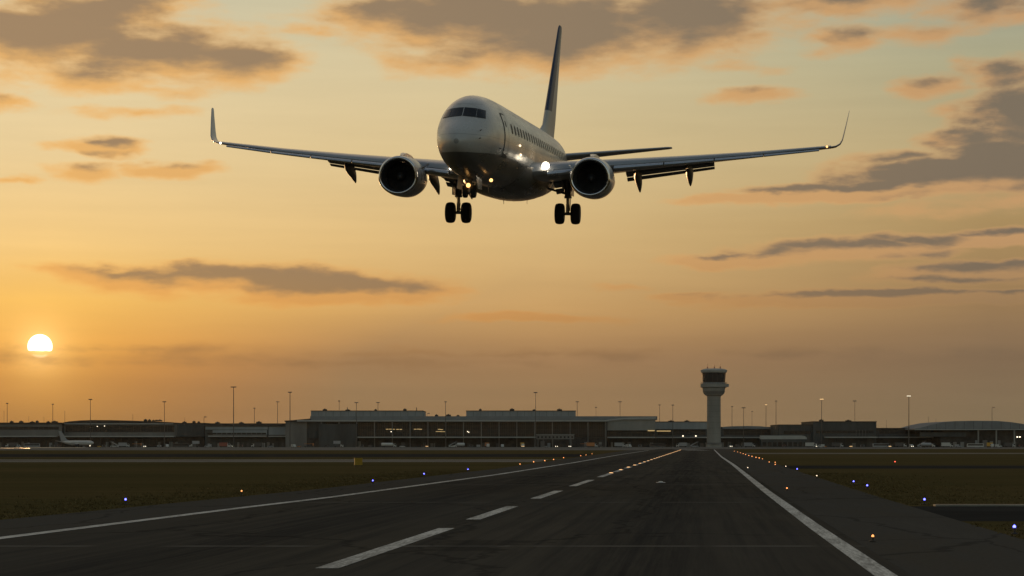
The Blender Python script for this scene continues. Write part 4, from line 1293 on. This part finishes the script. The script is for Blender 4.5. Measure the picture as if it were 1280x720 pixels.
def vehicle(kind, label, px, D, col='veh_white', rz=0.0, lit=None, L=None, group='apron vehicles'):
    cat = {'van': 'van', 'car': 'car', 'truck': 'truck', 'tanker': 'tanker truck', 'bus': 'bus', 'tug': 'baggage tug', 'stairs': 'stair truck', 'loader': 'cargo loader', 'cart': 'baggage cart',
           'highlift': 'catering truck', 'container': 'cargo container', 'generator': 'ground power unit'}[kind]
    nm = {'van': 'van', 'car': 'car', 'truck': 'box_truck', 'tanker': 'tanker_truck', 'bus': 'apron_bus', 'tug': 'baggage_tug', 'stairs': 'stair_truck', 'loader': 'cargo_loader', 'cart': 'baggage_cart',
          'highlift': 'catering_truck', 'container': 'cargo_container', 'generator': 'power_unit'}[kind]
    t = thing(nm, label, cat, (X(px, D), D, 0), rz, group)
    m = M[col]

    def side(prof, w, z0=0.0):
        mb = MB(); return mb.loft([[(x, -w / 2, z + z0) for x, z in prof], [(x, w / 2, z + z0) for x, z in prof]])
    if kind == 'van':
        L = L or 5.6
        side([(-L / 2, .4), (L / 2, .4), (L / 2, 1.2), (L / 2 - .9, 1.35), (L / 2 - 1.6, 2.4), (-L / 2 + .1, 2.5), (-L / 2, 2.3)], 2.1).build('body', m, t)
        side([(L / 2 - 1.02, 1.42), (L / 2 - 1.62, 2.25), (L / 2 - 2.6, 2.25), (L / 2 - 2.6, 1.42)], 2.13).build('window', M['veh_glass'], t); wheels(t, (-L / 2 + 1, L / 2 - 1), .92, .38)
    elif kind == 'car':
        side([(-2.2, .35), (2.2, .35), (2.2, .85), (1.1, .98), (.5, 1.5), (-1.2, 1.52), (-2.0, 1.0), (-2.2, .9)], 1.8).build('body', m, t)
        side([(.95, 1.0), (.45, 1.42), (-1.15, 1.44), (-1.7, 1.0)], 1.83).build('window', M['veh_glass'], t); wheels(t, (-1.35, 1.35), .8, .32, .25)
    elif kind == 'truck':
        L = L or 9
        side([(-L / 2, 1.0), (L / 2 - 2.4, 1.0), (L / 2 - 2.4, 3.9), (-L / 2, 3.9)], 2.5).build('cargo_box', m, t)
        side([(L / 2 - 2.2, .5), (L / 2, .5), (L / 2, 1.7), (L / 2 - .4, 2.9), (L / 2 - 2.2, 2.9)], 2.3).build('cab', M['veh_white'], t)
        side([(L / 2 - .02, 1.75), (L / 2 - .40, 2.75), (L / 2 - 1.5, 2.75), (L / 2 - 1.5, 1.75)], 2.34).build('window', M['veh_glass'], t); MB().box((-.6, 0, .8), (L - 1.5, 1.0, .3)).build('chassis', M['veh_dark'], t); wheels(t, (-L / 2 + 1.4, L / 2 - 1.2), 1.05, .5)
    elif kind == 'tanker':
        L = L or 11
        MB().spin([(-L / 2, .5), (-L / 2 + .2, 1.1), (-L / 2 + .7, 1.3), (L / 2 - 3.2, 1.3), (L / 2 - 2.8, 1.1), (L / 2 - 2.6, .5)], (0, 0, 2.35), 'x', 20).build('tank', m, t, 40)
        side([(L / 2 - 2.3, .5), (L / 2, .5), (L / 2, 1.7), (L / 2 - .4, 2.9), (L / 2 - 2.3, 2.9)], 2.3).build('cab', M['veh_white'], t)
        side([(L / 2 - .02, 1.75), (L / 2 - .40, 2.75), (L / 2 - 1.5, 2.75), (L / 2 - 1.5, 1.75)], 2.34).build('window', M['veh_glass'], t); MB().box((-1.2, 0, .85), (L - 2.5, 1.1, .35)).build('chassis', M['veh_dark'], t); wheels(t, (-L / 2 + 1.2, -L / 2 + 2.5, L / 2 - 1.2), 1.05, .5)
    elif kind == 'bus':
        L = L or 13
        side([(-L / 2, .35), (L / 2, .35), (L / 2, 1.4), (L / 2 - .25, 3.05), (-L / 2, 3.1)], 2.8).build('body', m, t)
        side([(-L / 2 + .5, 1.45), (L / 2 - .1, 1.45), (L / 2 - .28, 2.6), (-L / 2 + .5, 2.6)], 2.84).build('window', M['veh_glass'], t); wheels(t, (-L / 2 + 2.4, L / 2 - 2.6), 1.2, .48)
    elif kind == 'tug':
        side([(-1.5, .35), (1.5, .35), (1.5, .95), (.3, 1.1), (-1.5, 1.1)], 1.5).build('body', m, t)
        mb = MB()
        for x in (-.9, .2):
            for y in (-.6, .6): mb.tube([(x, y, 1.1), (x, y, 2.0)], .05, 5)
        mb.box((-.35, 0, 2.05), (1.4, 1.4, .1)).build('roof', M['veh_dark'], t); wheels(t, (-1, 1), .65, .35, .25)
    elif kind == 'cart':
        MB().box((0, 0, .55), (3.0, 1.6, .16)).tube([(1.5, 0, .5), (2.5, 0, .45)], .05, 5).build('deck', M['steel'], t)
        MB().span((-1.45, -.75, .64), (1.45, .75, .66)).span((-1.45, -.75, .66), (-1.35, .75, 2.0)).span((1.35, -.75, .66), (1.45, .75, 2.0)).span((-1.45, -.78, 2.0), (1.45, .78, 2.08)).build('hood', m, t); MB().box((0, 0, 1.05), (2.3, 1.2, .75)).build('load', M['veh_dark'], t); wheels(t, (-1, 1), .6, .25, .2)
    elif kind == 'stairs':
        side([(-3.2, .5), (3.2, .5), (3.2, 1.2), (1.6, 1.3), (-3.2, 1.3)], 2.2).build('body', m, t)
        side([(-3.4, 1.35), (-2.6, 1.35), (2.6, 4.3), (3.6, 4.3), (3.6, 4.55), (2.4, 4.55), (-3.4, 1.7)], 1.6).build('stairway', M['veh_grey'], t)
        MB().tube([(-3.2, -.8, 2.4), (2.5, -.8, 5.4), (3.6, -.8, 5.4)], .06, 5).tube([(2.4, -.5, 1.3), (2.4, -.5, 4.3)], .1, 5).build('handrail', M['steel'], t); wheels(t, (-2.1, 2.1), .95, .4)
    elif kind == 'loader':
        MB().box((0, 0, .8), (8, 2.8, .6)).build('chassis', M['veh_dark'], t); MB().box((-.4, 0, 2.9), (6.6, 3.0, .35)).build('platform', m, t)
        mb = MB()
        for y in (-1.1, 1.1): mb.tube([(-2.8, y, 1.1), (2, y, 2.75)], .12, 6).tube([(2, y, 1.1), (-2.8, y, 2.75)], .12, 6)
        mb.build('scissor_lift', M['steel'], t); MB().box((3.5, .9, 2.4), (1, 1, 1.8)).build('cab', m, t); wheels(t, (-2.8, 2.8), 1.2, .45)
    elif kind == 'highlift':
        side([(1.8, .5), (4, .5), (4, 1.6), (3.6, 2.6), (1.8, 2.6)], 2.3).build('cab', M['veh_white'], t); side([(3.98, 1.65), (3.6, 2.5), (2.6, 2.5), (2.6, 1.65)], 2.34).build('window', M['veh_glass'], t)
        MB().box((-1.2, 0, 4.1), (5.6, 2.5, 2.4)).build('cargo_box', m, t)
        mb = MB()
        for y in (-.9, .9): mb.tube([(-3.4, y, 1.0), (1, y, 2.85)], .12, 6).tube([(1, y, 1.0), (-3.4, y, 2.85)], .12, 6)
        mb.build('scissor_lift', M['steel'], t); MB().box((-.5, 0, .85), (8, 1.1, .3)).build('chassis', M['veh_dark'], t); wheels(t, (-2.6, 2.7), 1.05, .5)
    elif kind == 'container':
        side([(-1.5, .5), (1.5, .5), (1.5, 2.1), (1.0, 2.15), (-1.5, 2.15)], 1.6).build('box', m, t); MB().box((0, 0, .35), (3.2, 1.7, .14)).build('dolly', M['steel'], t); wheels(t, (-1.1, 1.1), .7, .22, .18)
    elif kind == 'generator':
        side([(-1.6, .4), (1.6, .4), (1.6, 1.5), (1.2, 1.8), (-1.6, 1.8)], 1.6).build('housing', m, t); MB().box((.3, -.81, 1.1), (1.2, .04, .6)).build('grille', M['veh_dark'], t); wheels(t, (-1, 1), .75, .3, .2)
    if lit:
        e = {'van': 2.8, 'car': 2.2, 'truck': 4.5, 'tanker': 5.5, 'bus': 6.5, 'tug': 1.5, 'stairs': 3.2, 'loader': 4, 'highlift': 4, 'generator': 1.6}.get(kind, 2)
        if L: e = L / 2
        for s in (-.7, .7):
            MB().spin([(-.02, .01), (0, .26), (.06, .26), (.08, .01)], (e, s, .85), 'x', 10).build('headlight', M[lit], t)
    return t


V = [
    ('bus', 'grey apron bus half hidden under the long pier canopy', 40, 1740, 'veh_grey', 0), ('truck', 'dark box truck by the far end of the long pier', 14, 1750, 'veh_dark', R(180)),
    ('van', 'pale van under the long pier canopy nearest the frame edge', 22, 1765, 'veh_white', 0), ('cart', 'red baggage cart behind the parked white jet tail', 74, 1700, 'veh_red', .2),
    ('container', 'dark cargo container on a dolly between the long pier and the parked jet', 66, 1720, 'veh_dark', .1),
    ('tug', 'yellow baggage tug right in front of the parked jet nose', 124, 1665, 'veh_yellow', .1), ('cart', 'grey baggage cart trailing beside the parked jet nose', 130, 1672, 'veh_grey', .1),
    ('stairs', 'white stair truck to the right of the parked jet', 143, 1690, 'veh_white', R(180)), ('truck', 'grey box truck under the domed hall canopy', 155, 1755, 'veh_grey', 0),
    ('loader', 'orange cargo loader under the domed hall canopy', 171, 1730, 'veh_orange', .1), ('car', 'white car with bright lamps before the domed hall', 181, 1640, 'veh_white', R(-80), 'lit_white'),
    ('van', 'white van facing out below the mast before the domed hall', 209, 1660, 'veh_white', R(-75)), ('generator', 'small grey power unit beside the white van by the domed hall', 199, 1700, 'veh_grey', 0),
    ('bus', 'dark apron bus near the flat end of the domed hall', 226, 1740, 'veh_dark', 0), ('highlift', 'dark catering truck at the joint of domed hall and link building', 243, 1720, 'veh_grey', R(180)),
    ('van', 'grey van before the link building', 260, 1700, 'veh_grey', R(180)), ('truck', 'dull red box truck left of the tallest apron mast', 281, 1690, 'veh_red', 0),
    ('generator', 'pale power unit at the foot of the tallest apron mast', 288, 1635, 'veh_white', 0, 'lit_white'), ('cart', 'red baggage cart right of the tallest apron mast', 301, 1700, 'veh_red', 0),
    ('truck', 'dark box truck by the pale cladding of the link building', 321, 1720, 'veh_dark', R(180)), ('car', 'grey car before the link building end', 338, 1690, 'veh_grey', 0),
    ('loader', 'orange cargo loader by the terminal end wall', 386, 1700, 'veh_orange', 0), ('tug', 'orange baggage tug left of the cargo loader at the terminal end wall', 374, 1690, 'veh_orange', 0),
    ('van', 'pale van at the foot of the corner mast by the terminal', 367, 1680, 'veh_white', R(-60)), ('car', 'dark car before the dark pier block of the terminal', 408, 1690, 'veh_dark', 0),
    ('highlift', 'grey catering truck raised against the dark pier block', 423, 1700, 'veh_grey', 0), ('cart', 'grey baggage cart under the left end of the terminal canopy', 452, 1700, 'veh_grey', 0),
    ('generator', 'dark power unit under the left end of the terminal canopy', 463, 1690, 'veh_dark', .1), ('tanker', 'pale tanker truck parked before the glass terminal front', 486, 1670, 'veh_white', 0, None, 12),
    ('car', 'low white car right behind the pale tanker truck', 503, 1665, 'veh_white', 0), ('tug', 'red baggage tug with bright lamps under the terminal canopy', 533, 1670, 'veh_red', R(-70), 'lit_warm'),
    ('cart', 'red baggage cart beside the tug with bright lamps', 529, 1680, 'veh_red', 0), ('stairs', 'white stair truck below the gap of the roof blocks', 566, 1680, 'veh_white', 0),
    ('tanker', 'white tanker truck behind the stair truck at the terminal', 574, 1690, 'veh_white', R(180), None, 9), ('cart', 'pale baggage cart in the row right of the white tanker', 589, 1690, 'veh_grey', 0),
    ('container', 'grey cargo container next to the orange box truck', 598, 1680, 'veh_grey', 0), ('truck', 'ochre box truck parked end on under the terminal canopy', 609, 1690, 'veh_orange', R(-80)),
    ('van', 'white van parked end on right of the ochre box truck', 628, 1700, 'veh_white', R(-85)), ('truck', 'yellow truck with a lit lamp under the canopy end', 653, 1690, 'veh_yellow', R(-85), 'lit_warm'),
    ('car', 'dark car with bright lamps below the white boarding bridge', 695, 1640, 'veh_dark', R(-80), 'lit_white'), ('car', 'grey car with bright lamps right of the dark car below the boarding bridge', 712, 1645, 'veh_grey', R(-85), 'lit_white'),
    ('tug', 'grey baggage tug under the white boarding bridge', 683, 1690, 'veh_grey', 0), ('loader', 'orange cargo loader right of the white boarding bridge', 731, 1690, 'veh_orange', 0),
    ('truck', 'rust orange box truck right of the boarding bridge', 740, 1715, 'veh_orange', 0), ('van', 'dark van parked between the orange trucks and the concrete wing', 752, 1690, 'veh_dark', 0),
    ('truck', 'grey box truck under the concrete wing canopy', 775, 1720, 'veh_grey', 0), ('van', 'white van under the concrete wing canopy', 786, 1700, 'veh_white', R(-60)), ('cart', 'dark baggage cart by the concrete wing end', 800, 1700, 'veh_grey', 0),
    ('bus', 'dark apron bus below the row of warm lamps', 822, 1710, 'veh_dark', 0), ('truck', 'grey box truck between the dark mast and the control tower', 852, 1730, 'veh_grey', R(180)),
    ('stairs', 'grey stair truck just left of the control tower base', 868, 1690, 'veh_grey', 0), ('car', 'white car with one bright lamp right of the control tower base', 913, 1650, 'veh_white', R(-80), 'lit_white'),
    ('van', 'dark van right of the control tower below the curved roof', 924, 1700, 'veh_dark', 0), ('truck', 'grey box truck below the curved roof behind the tower', 937, 1725, 'veh_grey', 0),
    ('bus', 'dark apron bus under the white covered walkway', 962, 1725, 'veh_dark', 0), ('cart', 'rust red baggage cart under the white covered walkway', 980, 1690, 'veh_red', 0), ('van', 'grey van at the right end of the white covered walkway', 997, 1700, 'veh_grey', 0),
    ('truck', 'white truck with a bright lamp right of the covered walkway', 1014, 1660, 'veh_white', R(-30), 'lit_white'), ('van', 'pale van beside the truck with the bright lamp', 1026, 1670, 'veh_white', R(180)), ('tug', 'orange baggage tug by the foot of the lit mast', 1031, 1690, 'veh_orange', 0),
    ('truck', 'dark box truck before the middle of the cargo block', 1047, 1710, 'veh_dark', 0), ('tug', 'rust orange tug with warm lamps before the cargo block', 1063, 1670, 'veh_orange', R(-80), 'lit_warm'), ('cart', 'grey baggage cart before the right end of the cargo block', 1078, 1700, 'veh_grey', 0),
    ('bus', 'grey apron bus with a pale roof left of the thick black mast', 1101, 1690, 'veh_grey', 0), ('car', 'dull car with a lit lamp left of the thick black mast', 1111, 1660, 'veh_grey', R(-75), 'lit_warm'), ('truck', 'dark box truck behind the thick black mast', 1126, 1720, 'veh_dark', 0),
    ('van', 'white van at the foot of the thick black mast', 1139, 1645, 'veh_white', R(-80), 'lit_white'), ('stairs', 'grey stair truck before the low shed', 1152, 1700, 'veh_grey', 0), ('tanker', 'grey tanker truck before the rising edge of the arched roof', 1160, 1675, 'veh_grey', 0),
    ('truck', 'pale box truck before the hangar annexe', 1184, 1680, 'veh_white', 0), ('van', 'grey van right of the pale truck by the hangar annexe', 1198, 1690, 'veh_grey', 0), ('bus', 'white apron bus before the open arched hangar', 1219, 1680, 'veh_white', R(180)),
    ('truck', 'yellow truck between the hangar columns', 1238, 1690, 'veh_yellow', R(-80)), ('van', 'pale van right of the yellow truck by the hangar', 1248, 1690, 'veh_white', 0), ('truck', 'dark box truck inside the right part of the hangar', 1262, 1735, 'veh_dark', 0), ('cart', 'red baggage cart by the last hangar columns', 1276, 1690, 'veh_red', 0),
]
for v in V: vehicle(*v)

# --- boarding bridge by the main terminal and covered walkway by the cargo block
D = 1735
t = thing('boarding_bridge', 'white boarding bridge on legs before the right part of the main terminal', 'boarding bridge', (X(694, D), D, 0))
x0, x1 = X(670.5, D) - X(694, D), X(717.5, D) - X(694, D)
MB().span((x0, -1.8, Z(549, D)), (x1, 1.8, Z(543.4, D))).build('tunnel', M['concrete_dark'], t); MB().span((x0 - .4, -2.0, Z(543.4, D) + .003), (x1 + .4, 2.0, Z(543, D))).build('roof', M['fascia'], t)
for i in range(10):
    MB().span((x0 + (x1 - x0) * (i + .5) / 10 - .7, -1.86, Z(547.6, D)), (x0 + (x1 - x0) * (i + .5) / 10 + .7, -1.80, Z(545.2, D))).build('window', M['glass'], t)
for px in (672.5, 679, 691, 714): MB().span((X(px, D) - X(694, D) - .35, -.4, 0), (X(px, D) - X(694, D) + .35, .4, Z(549, D))).build('leg', M['concrete_dark'], t)
D = 1700
t = thing('covered_walkway', 'long white covered walkway with a rounded end right of the control tower', 'walkway', (X(980, D), D, 0))
f = [(950, 549), (950, 544.4), (1002, 544.4), (1006, 545.4), (1008, 547), (1008.5, 549)]
MB().loft([[(X(x, D) - X(980, D), d, Z(y, D)) for x, y in f] for d in (-2, 2)]).build('roof', M['fascia'], t)
MB().span((X(951, D) - X(980, D), -1.8, 0), (X(1006, D) - X(980, D), 1.8, Z(549.1, D))).build('wall', M['panel_dark'], t)
for i in range(9):
    x = X(953 + 6.4 * i, D) - X(980, D)
    MB().span((x, -1.9, .9), (x + 3, -1.81, 4.2)).build('window', M['glass'], t)

# ------------------------------------------------------------------ lights of the runway
M['blue_lens'] = lamp_mat("blue_lens_lit", (.12, .13, 1.0), 6)
M['amber_lens'] = lamp_mat("amber_lens_lit", (1, .36, .10), 2.1)
M['white_lens'] = lamp_mat("white_lens_lit", (1, .80, .55), 2)
M['red_lens'] = lamp_mat("red_lens_lit", (1, .10, .05), 2.2)
M['centre_lens'] = lamp_mat("centre_lens_lit", (1, .54, .22), 1.8)
M['fitting'] = mat("light_fitting", (.05, .046, .04), .8, spec=.1, vary=.1)


def fixture(name, label, lens, cat, group, h=.22, r=.07):
    t = thing(name, label, cat, (0, 0, 0), 0, group)
    MB().spin([(0, .085), (.02, .085), (.04, .045)], (0, 0, .016), 'z', 16).build('base_plate', M['fitting'], t, 40)
    MB().tube([(0, 0, .05), (0, 0, h - r * .7)], .028, 8).build('stem', M['fitting'], t, 60)
    MB().spin([(-r * .9, r * .75), (-r * .6, r), (0, r * .95), (r * .5, r * .75), (r * .85, r * .35), (r * .95, .001)], (0, 0, h), 'z', 16).build('lens', M[lens], t, 60)
    return t


def edge_light(px, py, lens, label, group, h=.22, r=.07):
    x, y, z = gp(px, py, h); r *= .55
    nm, cat = {'blue_lens': ('taxiway_light', 'taxiway light'), 'amber_lens': ('runway_edge_light', 'runway light'), 'white_lens': ('runway_edge_light', 'runway light'), 'red_lens': ('obstruction_light', 'warning light')}[lens]
    t = fixture(nm, label, lens, cat, group, h, r); t.location = (x, y, 0)
    return t


gb = 'blue taxiway edge lights in the grass'
for px, py, r, lab in ((157, 624, .075, 'blue light alone on the wide grass, closest of its row to the camera'), (466, 600.5, .075, 'blue light at the grass edge beside the long shoulder, below the yellow sign'), (530, 592, .085, 'blue light in the grass, middle one of the three below the terminal'), (585, 586.5, .08, 'pale blue light in the grass, last before the amber row begins'),
                       (996.5, 586, .09, 'deep blue light at the right grass edge where the amber row ends'), (1067, 601.5, .075, 'pale blue light in the right grass, close beside a deeper blue one'), (1084, 606.5, .08, 'blue light in the right grass next to the pale blue one'),
                       (1155.6, 624, .075, 'bright blue light on a stem before the branch taxiway kerb'), (1268, 657.8, .075, 'bright blue light on the near grass beyond the branch taxiway')):
    edge_light(px, py, 'blue_lens', lab, gb, .22, r)
ga = 'amber lights along the runway shoulders'
for px, py, r, lab in ((302, 613.5, .07, 'single amber light at the left grass edge between two blue lights'), (983.7, 610, .07, 'single amber light standing on the right shoulder asphalt'), (1091, 669.7, .06, 'amber light on the right shoulder closest to the camera'), (650, 580, .10, 'amber light of the left row nearest the camera, by the last blue light')):
    edge_light(px, py, 'amber_lens', lab, ga, .16 if px > 900 else .22, r)
row_l = 'small amber light in the receding row along the left runway shoulder'
for px, py in ((667, 577.2), (681, 575.7), (692, 574.2), (704.5, 572), (726, 569.6), (732.5, 568.6), (740, 567.2)): edge_light(px, py, 'amber_lens', row_l, 'amber row on the left shoulder', .22, .13)
row_r = 'small amber light in the receding row along the right runway shoulder'
for px, py in ((918, 564), (922, 564.8), (925.5, 566), (929, 567), (932, 568), (936, 569.3), (940, 570.3), (945, 571.6), (949, 572.3), (953, 573.5), (961.5, 577.4), (969, 580.4), (969, 577.8)): edge_light(px, py, 'amber_lens', row_r, 'amber row on the right shoulder', .22, .15 if py < 573 else .10)
edge_light(934.7, 584.4, 'white_lens', 'small white light alone on the right shoulder asphalt', ga, .10, .08)
edge_light(982.3, 582.7, 'white_lens', 'whitish light ending the receding row on the right shoulder', ga, .22, .08)
edge_light(1021, 594.5, 'white_lens', 'dim white light in the grass between the blue ones on the right', ga, .22, .07)
edge_light(1118.8, 577, 'red_lens', 'faint red light far out in the right grass', ga, .5, .13)

# inset lights down the centreline
proto = None
for i in range(34):
    D = 172 + 21.5 * i
    if proto is None:
        proto = thing('centreline_light', 'flush warm light set in the runway centreline, one of a long glowing row', 'runway light', (0, 0, 0), 0, 'centreline lights set into the runway')
        MB().spin([(0, .24), (.014, .24), (.022, .19)], (0, 0, .016), 'z', 20).build('rim', M['fitting'], proto, 40)
        MB().spin([(.0, .19), (.04, .165), (.058, .10), (.062, .001)], (0, 0, .02), 'z', 20).build('lens', M['centre_lens'], proto, 60)
        proto.location = (*shear(D, -7.15), 0)
    else:
        clone(proto, (*shear(D, -7.15), 0))
x, y, z = gp(826, 603.5)
t = thing('inset_light', 'flat pale round light fitting set in the bare runway asphalt', 'runway light', (x, y, 0))
MB().spin([(0, .30), (.02, .28), (.035, .18), (.04, .001)], (0, 0, .011), 'z', 24).build('rim', M['veh_grey'], t, 40)
MB().spin([(0, .15), (.04, .12), (.06, .001)], (0, 0, .045), 'z', 16).build('lens', mat("frosted_lens", (.6, .58, .5), .3, vary=0), t, 60)

# yellow sign box on the left grass
x, y, z = gp(448, 584)
t = thing('taxiway_sign', 'small square yellow sign box on two legs in the left grass', 'sign', (x, y, 0), R(8))
MB().span((-.42, -.12, .22), (.42, .12, .98)).build('cabinet', M['sign_yellow'], t)
MB().span((-.45, -.15, .98), (.45, .15, 1.01)).span((-.45, -.15, .19), (.45, .15, .22)).build('frame', M['fitting'], t)
for s in (-.3, .3): MB().span((s - .03, -.03, 0), (s + .03, .03, .19)).build('leg', M['fitting'], t)
